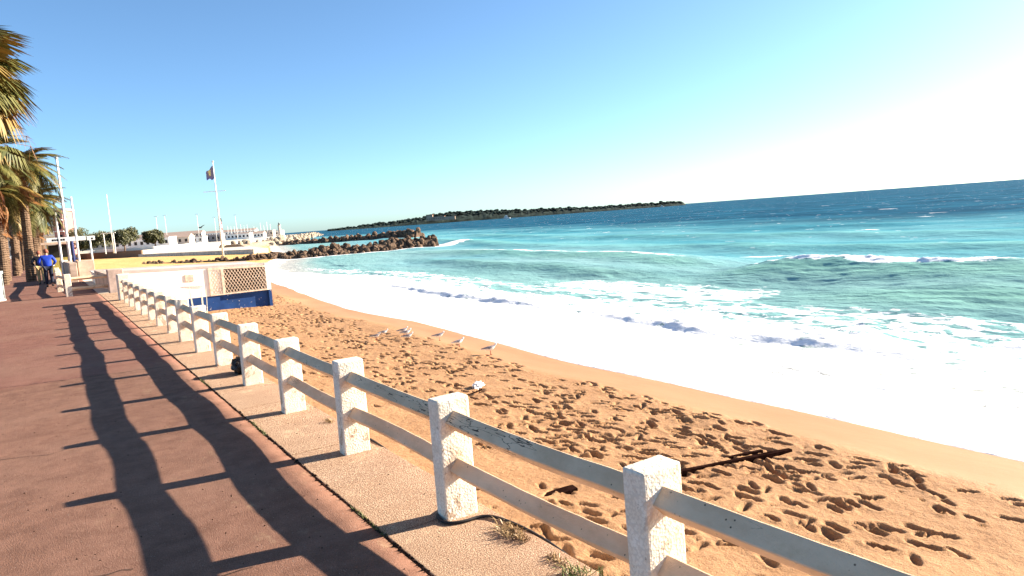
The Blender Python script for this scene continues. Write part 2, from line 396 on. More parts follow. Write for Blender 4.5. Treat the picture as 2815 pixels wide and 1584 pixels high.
# footprints
def stamp(cx, cy, ang, L, W, d):
    j0 = np.searchsorted(ys, cy-L*1.8); j1 = np.searchsorted(ys, cy+L*1.8)
    if j1-j0 < 2: return
    sub = slice(j0, j1)
    w = shore(cy)+3.2-1.92
    i0 = int(max(0, (cx-L*1.8-1.92)/w*369)); i1 = int(min(369, (cx+L*1.8-1.92)/w*369+2))
    if i1-i0 < 2: return
    xx = Xg[sub, i0:i1]-cx; yy = Yg[sub, i0:i1]-cy
    a = (xx*math.cos(ang)+yy*math.sin(ang))/L; b = (-xx*math.sin(ang)+yy*math.cos(ang))/W
    b = b*(1+.45*np.exp(-((a)/.35)**2))                  # waist between heel and ball
    r = np.sqrt(a*a+b*b)
    Zg[sub, i0:i1] += -d*np.exp(-(r/.78)**4) + d*.16*np.exp(-((r-1.28)/.26)**2)
tracks = []
k = 0
while k < 680:
    cy = 3.2 + 50*random.random()**1.25
    t = random.gauss(.66, .15) if random.random() < .8 else random.uniform(.15, .6)
    if t > .90 or t < .1: continue
    cx = 1.9 + t*(float(shore(cy))-1.9)
    a = random.gauss(math.pi/2+.15, .55); n = random.randint(1, 5); step = .62
    for i in range(n):
        px = cx + math.cos(a)*i*step + (.09 if i % 2 else -.09)*math.sin(a); py = cy + math.sin(a)*i*step
        if float(shore(py))-px < 1.15: continue
        s_ = random.uniform(.75, 1.15)
        stamp(px, py, a + random.gauss(0, .15), .155*s_, .060*s_*random.uniform(.8, 1.2), random.uniform(.05, .10))
    k += 1
for i in range(300):                                     # small scuffs and paw marks
    cy = 3 + 40*random.random()**1.4; cx = random.uniform(2.6, 9)
    stamp(cx, cy, random.random()*3.1, random.uniform(.03, .07), random.uniform(.025, .045), random.uniform(.015, .04))
wet = 1-dryf
farm = sst(58, 75, Yg)
me = grid_mesh('beach_sand', Xg, Yg, Zg, {'wet': wet, 'far': farm}); me.materials.append(SAND)
tag(link('beach', me), kind='structure')

# ---- sea
xs = [7.5]
while xs[-1] < 36: xs.append(xs[-1]+.085)
while xs[-1] < 12000: xs.append(xs[-1]+max(.085, (xs[-1]-30)*.0145))
xs = np.array(xs)
yv = [0.0]
while yv[-1] < 12000: yv.append(yv[-1]+.075*max(1, yv[-1]/11))
yv = np.array([-12000, -4000, -1000, -300, -100, -40, -20, -10, -5, -2]+yv)
Yw, Xw = np.meshgrid(yv, xs, indexing='ij')
shw = shore(Yw); S = Xw - shw + 10.4
def crest(S, c, h, wf, wb):
    d = S-c; return h*np.where(d < 0, np.exp(-(d/wf)**2), np.exp(-(d/wb)**2))
wob = 1.1*fbm(Yw*.10, Yw*0+1, 61, 3)
Zs = np.full_like(Xw, LS)
envA = sst(27, 20, Yw)
A = crest(S, 29.0+wob*.5+.03*(Yw-12), .82*envA+.10, 2.7, 3.6)
B = crest(S, 24.6+wob-.12*(Yw-12), .42*sst(19, 11, Yw), 2.9, 2.8)
envC = sst(25, 34, Yw)*sst(95, 55, Yw)
C = crest(S, 32.2+wob, .70*envC, 2.7, 3.8)
D_ = crest(S, 26.5+wob*1.4, .40*sst(24, 34, Yw)*sst(80, 50, Yw), 1.5, 2.6)
E_ = crest(S, 43+2.2*wob, .55*(.6+.5*fbm(Yw*.05, Yw*0, 3, 2)), 2.4, 4) + crest(S, 56+3*wob, .45*(.6+.6*fbm(Yw*.045, Yw*0, 4, 2)), 2.6, 4) + crest(S, 70+3*wob, .45*(.6+.6*fbm(Yw*.04, Yw*0, 14, 2)), 2.8, 4)
Zs += (A+B+C+D_+E_)*sst(-30, 0, Yw)
dist = np.hypot(Xw, Yw); fade = np.exp(-dist/260)
crfoam = np.exp(-((S-(29.2+wob*.5+.03*(Yw-12)))/.7)**2)*sst(26, 23, Yw)*sst(10, 13, Yw)
Zs += crfoam*(.08+.16*np.clip(fbm(Xw*2.1, Yw*1.7, 66, 5, .6)+.2, 0, 1))
Zs += .045*fbm(Xw*2.6, Yw*1.1, 64, 4)*sst(17, 21, S)*sst(60, 30, dist)
Zs += fade*(.10*fbm(Xw*.30, Yw*.14, 81, 4)*sst(17, 24, S) + .055*fbm(Xw*.8, Yw*.35, 91, 4)*sst(17, 26, S))
Zs += np.exp(-dist/900)*.22*fbm(Xw*.06, Yw*.025, 95, 4)*sst(40, 80, S)
# surf zone: bore front and lumpy foam
bore = 16.3 + 1.3*fbm(Yw*.13, Yw*0+7, 71, 3)
bh = np.clip(.10+.10*fbm(Yw*.45, Yw*0+2, 72, 3), 0, .28)
lump = 1.0*fbm(Xw*3.0, Yw*2.4, 73, 5, .62)
Zs += sst(bore-.42, bore+.14, S)*sst(22.5, 17.3, S)*bh*(1+.55*lump)*sst(60, 35, Yw)
bore2 = 18.6 + 1.1*fbm(Yw*.17, Yw*0+9, 76, 3)
Zs += sst(bore2-.5, bore2+.1, S)*sst(23.5, 19.5, S)*.09*np.clip(.3+fbm(Yw*.3, Yw*0+4, 78, 3), 0, 1)*(1+lump)
Zs += .05*fbm(Xw*1.3, Yw*.9, 74, 4)*sst(12, 16, S)*sst(24, 18, S) + .012*fbm(Xw*3, Yw*2.2, 75, 3)*sst(10.5, 12, S)*sst(24, 18, S)
bz = beach_z(Xw, Yw)
film = bz + .035*sst(10.32, 10.7, S) - .30*sst(10.45, 10.0, S)
edge = sst(10.4, 14.2, S)
Zs = np.where(S < 14.2, film*(1-edge)+np.maximum(Zs, film)*edge, Zs)
# foam amount
fo = sst(21.0, 18.2, S + 1.6*fbm(Xw*.30, Yw*.20, 55, 4) + 7.0*sst(45, 85, Yw))*(.68+.14*sst(18.5, 15.5, S+.8*fbm(Xw*.5, Yw*.3, 58, 3))+.05*sst(14, 12, S)-.06*np.clip(fbm(Xw*.35, Yw*.16, 59, 3), 0, 1))
crestA = np.exp(-((S-(29.2+wob*.5+.03*(Yw-12)+.5*fbm(Yw*.7, Yw*0, 67, 3)))/(.45+.45*sst(24, 17, Yw)))**2)
envf = sst(25.5, 22.5, Yw)*sst(10.2, 13, Yw)
fo = np.maximum(fo, crestA*(1.05*envf + .12))
fo = np.maximum(fo, .95*np.exp(-((S-(28.7+wob*.5+.03*(Yw-12)))/.45)**2)*sst(19.5, 17.5, Yw)*sst(13, 14.5, Yw))
fo = np.maximum(fo, np.exp(-((S-(32.2+wob))/.5)**2)*.76*envC)
fo = np.maximum(fo, np.exp(-((S-(34.5+wob+.45*np.clip(38-Yw,-40,30)))/.8)**2)*.80*sst(26, 30, Yw)*sst(44, 38, Yw))
fo = np.maximum(fo, sst(12.0, 11.0, S)*.97)
patch = np.exp(-((S-22.5)/3.6)**2)*sst(15, 19, Yw)*sst(40, 28, Yw)
fo = np.maximum(fo, patch*.70)
fo = np.maximum(fo, .62*np.exp(-((S-20.3+6*sst(45, 85, Yw))/2.3)**2)*sst(110, 60, Yw))
fo = np.maximum(fo, .30*sst(44, 20, S))
# spray around the rock groynes
def seg(ax, ay, bx, by):
    t = np.clip(((Xw-ax)*(bx-ax)+(Yw-ay)*(by-ay))/((bx-ax)**2+(by-ay)**2), 0, 1)
    return np.hypot(Xw-ax-t*(bx-ax), Yw-ay-t*(by-ay))
ds = seg(27, 106.3, 52.5, 102.2)
fo = np.maximum(fo, .92*np.exp(-(np.clip(ds-2.6, 0, 99)/1.3)**2))
dt = np.hypot(Xw-55.5, Yw-102); fo = np.maximum(fo, 1.0*np.exp(-(dt/3.4)**2)); Zs += .5*np.exp(-(dt/2.2)**2)
df = seg(62, 236, 86, 185); fo = np.maximum(fo, .85*np.exp(-(np.clip(df-3, 0, 99)/1.8)**2))
thin = np.clip(.95*np.exp(-((S-(27.5+wob*.5+.03*(Yw-12)))/1.4)**2)*sst(27, 20, Yw) + .75*np.exp(-((S-(23.6+wob-.12*(Yw-12)))/1.4)**2)*sst(19, 11, Yw)
      + .75*np.exp(-((S-(30.9+wob))/1.4)**2)*envC + .5*np.exp(-((S-(25.8+wob*1.4))/1.0)**2)*sst(24, 34, Yw)*sst(80, 50, Yw), 0, 1)
thin = np.clip(thin + .45*np.clip(E_/.4, 0, 1)*sst(70, 50, S), 0, 1)
thin *= .75+.35*fbm(Xw*.5, Yw*.3, 57, 3)  # mask of wave faces that get the painted through-light green
me = grid_mesh('sea_surface', Xw, Yw, Zs, {'foam': np.clip(fo, 0, 1), 'thin': np.clip(thin, 0, 1), 'off': S-10.4}); me.materials.append(SEA)
tag(link('sea', me), kind='structure')

# ------------------------------------------------------------------ promenade
nx, ny = 60, 1
yy = np.concatenate([np.linspace(-6, 30, 361), np.linspace(31, 260, 60)])
xe = 1.318 + .008*fbm(yy*5, yy*0, 11, 4)
xx = np.concatenate([np.linspace(-9, -3, 6), np.linspace(-2.6, 1.2, 50)])
XA = np.concatenate([np.tile(xx, (len(yy), 1)), xe[:, None], xe[:, None]+.002], 1)
YA = np.tile(yy[:, None], (1, XA.shape[1]))
ZA = .020*fbm(XA*.55, YA*.64, 12, 3)*sst(1.25, .6, XA); ZA[:, -1] = -.06
me = grid_mesh('promenade', XA, YA, ZA); me.materials.append(ASPH); tag(link('promenade_pavement', me), kind='structure')
mb = MB(); mb.box((1.20, -6, -.3), (1.40, 260, -.045)); tag(mb.build('dirt_joint', SOIL), kind='structure')
mb = MB(); mb.box((-400, -60, -.4), (-9.0, 700, -.02)); tag(mb.build('ground', GROUND), kind='structure')
# cross joint and hairline cracks as thin recessed dirt-filled strips
def crack(pts, w, name='pavement_crack'):
    mb = MB(); P_ = []
    for (x0, y0), (x1, y1) in zip(pts, pts[1:]):
        n = max(2, int(math.hypot(x1-x0, y1-y0)/.06))
        for i in range(n):
            t = i/n; P_.append((x0+(x1-x0)*t+random.gauss(0, w*.6), y0+(y1-y0)*t+random.gauss(0, w*.8)))
    vs = []
    for (x, y) in P_:
        ww = w*random.uniform(.3, 1); z = .020*float(fbm(np.array(x*.55), np.array(y*.64), 12, 3))*float(sst(1.25, .6, x))+.0035
        vs += [(x, y-ww/2, z), (x, y+ww/2, z)]
    mb.add(vs, [(2*i, 2*i+2, 2*i+3, 2*i+1) for i in range(len(P_)-1)])
    tag(mb.build(name, SOIL), kind='structure')
crack([(-8, 10.9), (-.7, 10.72), (1.29, 10.36)], .03, 'pavement_joint')
crack([(-2.2, 4.05), (-.3, 4.2), (.25, 4.0)], .012); crack([(-.15, 3.55), (.3, 3.62), (.75, 3.6)], .011)
crack([(-8, 17.9), (-.7, 17.7), (1.29, 17.4)], .03, 'pavement_joint'); crack([(-1.1, 6.9), (-.5, 7.0), (-.2, 6.85), (.1, 6.95)], .012); crack([(-1.0, 10.6), (-.9, 8.4), (-1.05, 6.9), (-1.0, 5.2)], .010); crack([(.55, 10.4), (.6, 9.4), (.5, 8.6)], .009)
for y0 in (31.5, 36, 41, 47, 55): crack([(-6, y0+.3), (1.0, y0-.2)], .03, 'pavement_joint')
# kerb strip of slabs
kr = bpy.data.objects.new('kerb_strip', None); COL.objects.link(kr); kr.location = (1.34, 0, 0); kr['kind'] = 'structure'
slab = MB(); slab.box((0, 0, -.16), (.60, .894, 0)); sm = slab.mesh('paving_slab', KERB); bevel(sm, .006, 2)
y = -1.9; i = 0
while y < 28.5:
    o = link('paving_slab', sm, kr); o.location = (random.gauss(0, .002), y, random.gauss(0, .0015)); y += .9; i += 1
mb = MB(); mb.box((1.345, -6, -3.2), (1.90, 60, -.165)); mb.box((-9, -6, -3.2), (1.19, 240, -.32))
tag(mb.build('sea_wall', CONC), 'buff concrete sea wall holding up the promenade above the sand', 'wall')

# ------------------------------------------------------------------ white concrete fence
fence = empty('concrete_fence', (1.75, 0, 0), 'long white concrete post and rail fence on the kerb strip above the beach', 'fence')
def post_mesh(k):
    mb = MB(); mb.box((-.1, -.06, -.02), (.1, .06, .68))
    me = mb.mesh('post', PAINT); bevel(me, .016, 3)
    if k < 5: roughen(me, 4 if k < 3 else 2, .0015, 16, k)
    return me
postv = [post_mesh(k) for k in range(5)]; postfar = post_mesh(9)
yc = [.36, 1.93, 3.48, 5.03, 6.62, 8.20, 9.78, 11.28, 12.74, 14.2, 15.65, 17.1, 18.55, 20.0, 21.45, 22.9]
xc = [.13, .065, .015, 0, 0] + [0]*20
for i, y in enumerate(yc):
    p = link('post', postv[i] if i < 5 else postfar, fence); p.location = (xc[i]+random.gauss(0, .004), y, -.0)
    p.rotation_euler = (random.gauss(0, .008), random.gauss(0, .008) if i > 2 else 0, random.gauss(0, .02))
    if i in (3, 8): p.scale = (1, 1, 1.02)
yc.append(24.2)
for i in range(len(yc)-1):
    for zc_, sag in ((.553, .012), (.285, .012)):
        a = Vector((xc[i], yc[i]+.045, zc_)); b = Vector((xc[i+1], yc[i+1]-.045, zc_))
        n = 14; pts = []
        bow = random.choice((-1, 1))*random.uniform(.006, .016)
        for j in range(n+1):
            t = j/n; p_ = a.lerp(b, t); p_.z += bow*math.sin(math.pi*t) + random.gauss(0, .0008); p_.x += .004*math.sin(math.pi*t)
            pts.append(p_)
        mb = MB(); mb.tube(pts, .060, 4, rot=0); me = mb.mesh('rail', RAIL)
        if i < 4: bevel(me, .004, 1)
        link('rail', me, fence)
mb = MB(); mb.box((-.12, 0, 0), (.22, .48, .78)); me = mb.mesh('end_pillar', PAINT); bevel(me, .03, 2)
o = link('end_pillar', me, fence); o.location = (0, 24.2, 0)

# fence return further on, enclosing the head of the beach stairs
fr = empty('return_fence', (.45, 29.1, 0), 'short white fence return across the walkway beyond the long fence', 'fence')
for (x, y) in ((0, 0), (-.22, 3.9), (-.2, 8.0), (-.2, 12)):
    o = link('post', postfar, fr); o.location = (x, y, 0); o.scale = (1, 1.5, 1.15)
mb = MB(); mb.box((-.25, -.25, -.2), (.25, .25, .82)); me = mb.mesh('end_pillar', plain('pinkish_render', (.50, .38, .32), .9)); bevel(me, .03, 2)
o = link('end_pillar', me, fr); o.location = (1.45, -.1, 0)
for z in (.60, .25):
    mb = MB(); mb.tube([(.1, 0, z), (1.25, -.05, z)], .062, 4); mb.build('rail', RAIL, fr)
    for (a, b) in (((0, .1), (-.22, 3.8)), ((-.22, 4.0), (-.2, 7.9)), ((-.2, 8.1), (-.2, 11.9))):
        mb = MB(); mb.tube([(a[0], a[1], z), (b[0], b[1], z)], .06, 4); mb.build('rail', RAIL, fr)

# stair parapets and landing beyond
def wallbox(name, pts, z0, z1, th, mat, label, cat='wall'):
    mb = MB()
    for (x0, y0, za), (x1, y1, zb) in zip(pts, pts[1:]):
        d = Vector((x1-x0, y1-y0, 0)).normalized(); n = Vector((-d.y, d.x, 0))*th/2
        vs = []
        for (x, y, zt) in ((x0, y0, za), (x1, y1, zb)):
            for q in (-1, 1):
                for zz in (z0, zt): vs.append((x+n.x*q, y+n.y*q, zz))
        mb.add(vs, [(0,1,5,4),(2,6,7,3),(1,3,7,5),(0,4,6,2),(0,2,3,1),(4,5,7,6)])
    me = mb.mesh(name, mat); bm = bmesh.new(); bm.from_mesh(me); bmesh.ops.recalc_face_normals(bm, faces=bm.faces); bm.to_mesh(me); bm.free()
    bevel(me, .02, 1) if len(pts) == 2 else None
    return tag(link(name, me), label, cat)
BUFF = plain('pinkish_buff_render', (.50, .37, .29), .9, .15, 2, obj=False)
wallbox('stair_parapet', [(1.95, 29.5, .55), (1.75, 36.5, .62)], -2.2, .6, .3, BUFF, 'low pinkish wall beside the beach stairs behind the return fence')
wallbox('stair_parapet', [(.95, 41.0, .95), (.8, 48.0, .95)], -.1, .9, .32, BUFF, 'taller pinkish wall with shaded side right of the walking couple')
wallbox('stair_parapet', [(1.6, 43.6, .98), (1.5, 45.2, .98)], -.1, .9, .75, BUFF, 'square pinkish wall block at the foot of the near white pole')
wallbox('stair_parapet', [(2.2, 38.5, .35), (4.0, 38.2, .30)], -1.8, .3, .5, WALLW, 'flat topped white wall slab next to the hut roof')
mb = MB(); mb.box((1.19, 29.5, -.3), (1.9, 60, -.012)); tag(mb.build('stair_landing', CONC), kind='structure')

# ------------------------------------------------------------------ blue and white beach hut
A0 = Vector((8.95, 35.7, -2.05))
hut = empty('beach_hut', A0, 'flat roofed white beach hut with a blue painted base and lattice screen', 'hut', rz=math.pi)
# local +x runs left along the front, local -y goes into the hut; the roof falls gently towards the sea
def hb(name, boxes, mat, bev=0, parent=hut):
    mb = MB(); [mb.box(a, b) for a, b in boxes]
    mb.v = [(x, y, z+.036*x if z > 1.5 else z) for x, y, z in mb.v]
    me = mb.mesh(name, mat)
    if bev: bevel(me, bev, 1)
    return link(name, me, parent)
zt = 2.30; BEIGE = plain('beige_lattice_paint', (.74, .58, .44), .7)
hb('base_wall', [((.14, -4.8, 0), (2.40, -.10, 1.00))], BLUEW)
hb('base_pier', [((0, -4.9, -.1), (.14, .03, 1.00))], BLUEW)
hb('base_panel', [((2.403, -4.8, -.3), (4.75, .0, 1.00))], BLUEW)
hb('wall', [((2.2, -4.8, 1.003), (7.3, .0, zt-.08))], WALLW)
hb('side_wall', [((4.753, -4.7, -.8), (7.3, -.02, 1.00))], WALLW)
hb('corner_post', [((.0, -.16, 1.003), (.20, .03, zt))], WALLW)
hb('roof', [((-.05, -5.0, zt-.077), (7.35, .015, zt-.02)), ((-.05, -.09, zt-.017), (7.35, .015, zt+.03)), ((-.05, -5.0, zt-.017), (7.35, -4.86, zt+.03))], ROOFG)
hb('back_wall', [((.2, -4.8, 1.003), (2.197, -4.6, zt-.08))], WALLW)
hb('side_screen', [((.0, -4.6, 1.003), (.06, -.17, zt-.08))], WALLW)
hb('inner_store', [((.4, -3.4, 1.003), (2.0, -1.6, zt-.3))], plain('brown_boards', (.16, .10, .07), .9))
X0, X1, Z0, Z1 = .20, 2.80, 1.07, zt-.17
ls = hb('lattice_screen', [((X0, -.02, 1.003), (X1, .03, 1.07)), ((X0, -.02, zt-.17), (X1, .03, zt-.08)), ((X1-.08, -.02, 1.07), (X1, .03, zt-.17)), ((2.12, -.02, 1.07), (2.24, .03, zt-.17))], BEIGE)
ls.location = (0, .012, 0)
slat = MB(); slat.box((-.014, -.006, 0), (.014, .006, 1)); slm = slat.mesh('slat', BEIGE)
for sgn in (1, -1):
    k = -1.2
    while k < 3.4:
        za, zb = Z0, Z1+.04; sl = .62
        xa, xb = (k, k+sl*(zb-za)) if sgn > 0 else (k+sl*(zb-za), k)
        def cl(p, q):
            p = list(p)
            if p[0] < X0: t = (X0-p[0])/(q[0]-p[0]); p = [X0, p[1]+t*(q[1]-p[1])]
            if p[0] > X1: t = (X1-p[0])/(q[0]-p[0]); p = [X1, p[1]+t*(q[1]-p[1])]
            return p
        if max(xa, xb) > X0+.03 and min(xa, xb) < X1-.03:
            p = cl((xa, za), (xb, zb)); q = cl((xb, zb), (xa, za)); L = math.hypot(q[0]-p[0], q[1]-p[1])
            if L > .05:
                o = link('slat', slm, ls); o.location = (p[0], .012*sgn, p[1]); o.scale = (1, 1, L)
                o.rotation_euler = (0, math.atan2(q[0]-p[0], q[1]-p[1]), 0)
        k += .145
hb('meter_box', [((3.45, .002, 1.66), (3.82, .028, 1.98))], plain('pinkish_box', (.70, .50, .40), .8), .01)
mb = MB(); mb.tube([(3.9, .03, 1.62), (3.5, .03, 1.55), (3.1, .03, 1.50)], .012, 5); mb.build('cable', GALV, hut)
hb('door_trim', [((4.75, .002, .2), (4.78, .014, 1.45)), ((4.783, .002, 1.42), (5.9, .014, 1.45))], ROOFG)

# ------------------------------------------------------------------ rocks
def rock_meshes(n, mat):
    out = []
    for k in range(n):
        bm = bmesh.new(); bmesh.ops.create_icosphere(bm, subdivisions=2, radius=1)
        sc = Vector((random.uniform(.8, 1.2), random.uniform(.6, 1), random.uniform(.5, .9)))
        pl = [(Vector((random.gauss(0,1), random.gauss(0,1), random.gauss(0,1))).normalized(), random.uniform(.55, .85)) for _ in range(9)]
        for v in bm.verts:
            for nrm, d in pl:
                e = v.co.dot(nrm)-d
                if e > 0: v.co -= nrm*e
            v.co = Vector((v.co.x*sc.x, v.co.y*sc.y, v.co.z*sc.z))
        me = bpy.data.meshes.new('rock'); bm.to_mesh(me); bm.free(); me.materials.append(mat); out.append(me)
    return out
RD = rock_meshes(7, ROCKD); RP = rock_meshes(6, ROCKP)
def rockpile(name, label, path, n, top, half, size, meshes, base=LS-.3, cat='breakwater', seedpow=1.0, head=None):
    g = empty(name, (path[0][0], path[0][1], base), label, cat)
    segs = [math.hypot(b[0]-a[0], b[1]-a[1]) for a, b in zip(path, path[1:])]; tot = sum(segs)
    for i in range(n):
        d = (i+random.random())/n*tot; q = 0
        while q < len(segs)-1 and d > segs[q]: d -= segs[q]; q += 1
        t = d/segs[q]; a, b = path[q], path[q+1]
        dx, dy = (b[0]-a[0])/segs[q], (b[1]-a[1])/segs[q]
        tp = top(((sum(segs[:q])+d)/tot)) if callable(top) else top
        off = random.uniform(-1, 1); zz = base + (tp-base)*(1-abs(off)**1.3)*random.uniform(.75, 1.0)
        s_ = size*random.uniform(.65, 1.35)
        o = link('rock', random.choice(meshes), g)
        o.location = (a[0]+dx*d-dy*off*half-path[0][0], a[1]+dy*d+dx*off*half-path[0][1], zz-base)
        o.rotation_euler = (random.random()*6, random.random()*6, random.random()*6); o.scale = (s_,)*3
    # rubble core under the loose rocks
    mb = MB(); pr = []
    for i, p in enumerate(path):
        a = path[max(i-1, 0)]; b = path[min(i+1, len(path)-1)]; L = math.hypot(b[0]-a[0], b[1]-a[1]); nx_, ny_ = -(b[1]-a[1])/L, (b[0]-a[0])/L
        tp = (top(i/(len(path)-1)) if callable(top) else top)-base-size*.55
        for o_, z in ((-half*1.1, -1), (-half*.35, tp), (half*.35, tp), (half*1.1, -1)): pr.append((p[0]-path[0][0]+nx_*o_, p[1]-path[0][1]+ny_*o_, z))
    fs = []
    for i in range(len(path)-1):
        for k in range(3): fs.append((i*4+k, i*4+k+1, i*4+k+5, i*4+k+4))
    fs += [(0, 1, 2, 3), tuple((len(path)-1)*4+k for k in (3, 2, 1, 0))]
    mb.add(pr, fs); me = mb.mesh('rubble_core', meshes[0].materials[0]); roughen(me, 3, size*.3, .6, 3); c = link('rubble_core', me, g)
    return g
rockpile('breakwater', 'near brown rock breakwater running out into the sea right of the hut', [(24, 106.8), (36, 105.6), (46, 103.8), (52.2, 102.6)], 290, lambda t: -1.45+.75*min(1, t*1.4), 2.6, .58, RD)
rockpile('breakwater', 'far dark rock breakwater behind the near one', [(62, 236), (74, 207), (82, 192), (88, 183)], 270, lambda t: -1.35+1.2*t*t, 2.8, .85, RD)
rockpile('rock_revetment', 'pale boulder bank below the far harbour', [(44, 212), (62, 240), (95, 330), (140, 455), (186, 582)], 300, .1, 6, 1.15, RP, cat='rock bank')
rockpile('rock_edge', 'brown rocks edging the sand where the near breakwater starts', [(13, 131), (18, 118), (24.5, 107)], 60, -1.45, 1.3, .36, RD, base=-1.9, cat='rocks')

# far platform, plateau and wall
def slabpoly(name, pts, z0, z1, mat, **k):
    mb = MB(); n = len(pts)
    vs = [(x, y, z0) for x, y in pts]+[(x, y, z1) for x, y in pts]
    mb.add(vs, [tuple(range(n))[::-1], tuple(range(n, 2*n))]+[(i, (i+1) % n, (i+1) % n+n, i+n) for i in range(n)])
    return mb.build(name, mat)
tag(slabpoly('jetty_platform', [(19, 206), (33.5, 144), (36.5, 144.5), (43, 190), (34, 215)], -3, -1.05, CONC), 'low white concrete jetty platform at the far end of the orange sand', 'jetty')
tag(slabpoly('far_land', [(-300, 236), (9, 236), (20, 204), (34, 214), (62, 246), (96, 336), (142, 462), (190, 592), (170, 640), (60, 760), (-300, 760)], -3.5, -.1, CONC), kind='structure')
wallbox('bay_wall', [(1.6, 238, .0), (9, 235.4, .0), (20, 203.4, .0)], -2.2, .0, .4, plain('brown_wall', (.22, .13, .08), .9, obj=False), 'low brown retaining wall at the back of the far orange sand')
wallbox('bay_wall', [(-30, 246, .75), (12, 242, .75), (24, 214, .6), (40, 228, .6)], -.1, .7, .4, WALLW, 'white parapet wall behind the brown wall under the round trees')

# ------------------------------------------------------------------ island
az0, az1, DI = 18.3, 47.2, 1800
prof = [(0, 0), (230, 6), (450, 10.5), (620, 14), (710, 19), (800, 23), (1000, 24), (1200, 22), (1400, 17), (1600, 14.5), (1850, 11), (2100, 9.5), (2300, 9), (2400, 9.5), (2500, 7), (2520, 0)]
px_ = np.array([p[0] for p in prof], float); pz_ = np.array([p[1] for p in prof], float)
nA, nD = 620, 14
ta = np.linspace(0, 1, nA); Dx = 830 + ta*(1738-830); azs = np.arctan((Dx-1288)/1789)+yaw
H = np.interp(ta*2520, px_, pz_)
rows = np.linspace(0, 1, nD)
XI = []; YI = []; ZI = []
for r_ in rows:
    rad = DI + 260*r_ + 25*fbm(ta*9, ta*0, 3, 3)*(1-r_)
    XI.append(np.sin(azs)*rad/np.cos(azs-yaw)); YI.append(np.cos(azs)*rad/np.cos(azs-yaw))
    prof_ = np.sin(np.clip(r_*1.25, 0, 1)*math.pi/2)**.6 if r_ > 0 else 0
    tree = 3.0*fbm(ta*160+r_*5, ta*0+r_*40, 8, 3)
    ZI.append(np.where(r_ > 0, H*prof_+tree*(r_ > .1)*np.clip(H/8, 0, 1), -1) + LS)
me = grid_mesh('island', np.array(XI), np.array(YI), np.array(ZI)); me.materials.append(FOREST)
tag(link('island', me), kind='structure')
mb = MB()
for i in range(900):                                   # umbrella pines breaking the skyline
    k = random.randrange(8, nA-8); r_ = random.randint(3, 11)
    x, y, z = XI[r_][k], YI[r_][k], ZI[r_][k]; s_ = random.uniform(2.2, 5)
    mb.ball((x, y, z+s_*random.uniform(.1, .7)), (s_*1.2, s_*1.2, s_*.6), 6, 4)
tag(mb.build('pine_wood', FOREST), 'dark pine wood covering the low island on the horizon', 'wood', kind='stuff')
fort = None
def at_az(D, dist): a = math.atan((D-1288)/1789)+yaw; return Vector((math.sin(a)*dist/math.cos(a-yaw), math.cos(a)*dist/math.cos(a-yaw), 0))
PK = plain('pink_stone', (.42, .30, .22), .9, .1, .1, obj=False)
fp = at_az(1125, 1790)
fort = empty('fort', (fp.x, fp.y, LS), 'pale pink stone fort on the island slope', 'fort', rz=-yaw)
mb = MB(); mb.box((-38, 0, 8), (-22, 12, 22)); mb.box((-22, 0, 7), (8, 10, 17)); mb.box((8, -2, 7), (34, 10, 15)); mb.build('wall', PK, fort)
mb = MB(); [mb.box((-36+i*5.5, -.4, 11), (-34.5+i*5.5, -.05, 13)) for i in range(12)]; mb.build('window', DARK, fort)
mb = MB(); mb.box((-39, -1, 22), (-21, 13, 23.2)); mb.box((-4, -1, 17), (9, 11, 18)); mb.build('roof', plain('terracotta', (.30, .13, .08), .9), fort)
def boat(D, dist, label, L):
    p = at_az(D, dist); b = empty('motor_boat', (p.x, p.y, LS), label, 'boat', rz=-yaw)
    mb = MB(); h = L*.16
    prof_ = [(-.5, .16), (-.45, .2), (0, .22), (.3, .16), (.5, 0.01)]
    vs = []
    for x, w in prof_: vs += [(x*L, -w*L, h), (x*L, w*L, h), (x*L*.9, -w*L*.6, -.3), (x*L*.9, w*L*.6, -.3)]
    fs = []
    for i in range(4): a = i*4; fs += [(a, a+4, a+5, a+1), (a, a+2, a+6, a+4), (a+1, a+5, a+7, a+3)]
    fs.append((0, 1, 3, 2)); mb.add(vs, fs); mb.build('hull', STEELW, b)
    mb = MB(); mb.box((-.3*L, -.14*L, h), (.15*L, .14*L, h*2.1)); mb.box((-.18*L, -.1*L, h*2.1), (.05*L, .1*L, h*2.8)); mb.build('cabin', STEELW, b)
    mb = MB(); mb.box((-.28*L, -.143*L, h*1.4), (.13*L, -.1405*L, h*1.8)); mb.build('window', DARK, b)
boat(1288, 1250, 'white motor boat under the middle of the island', 14); boat(1678, 1500, 'small white boat near the right end of the island', 8)

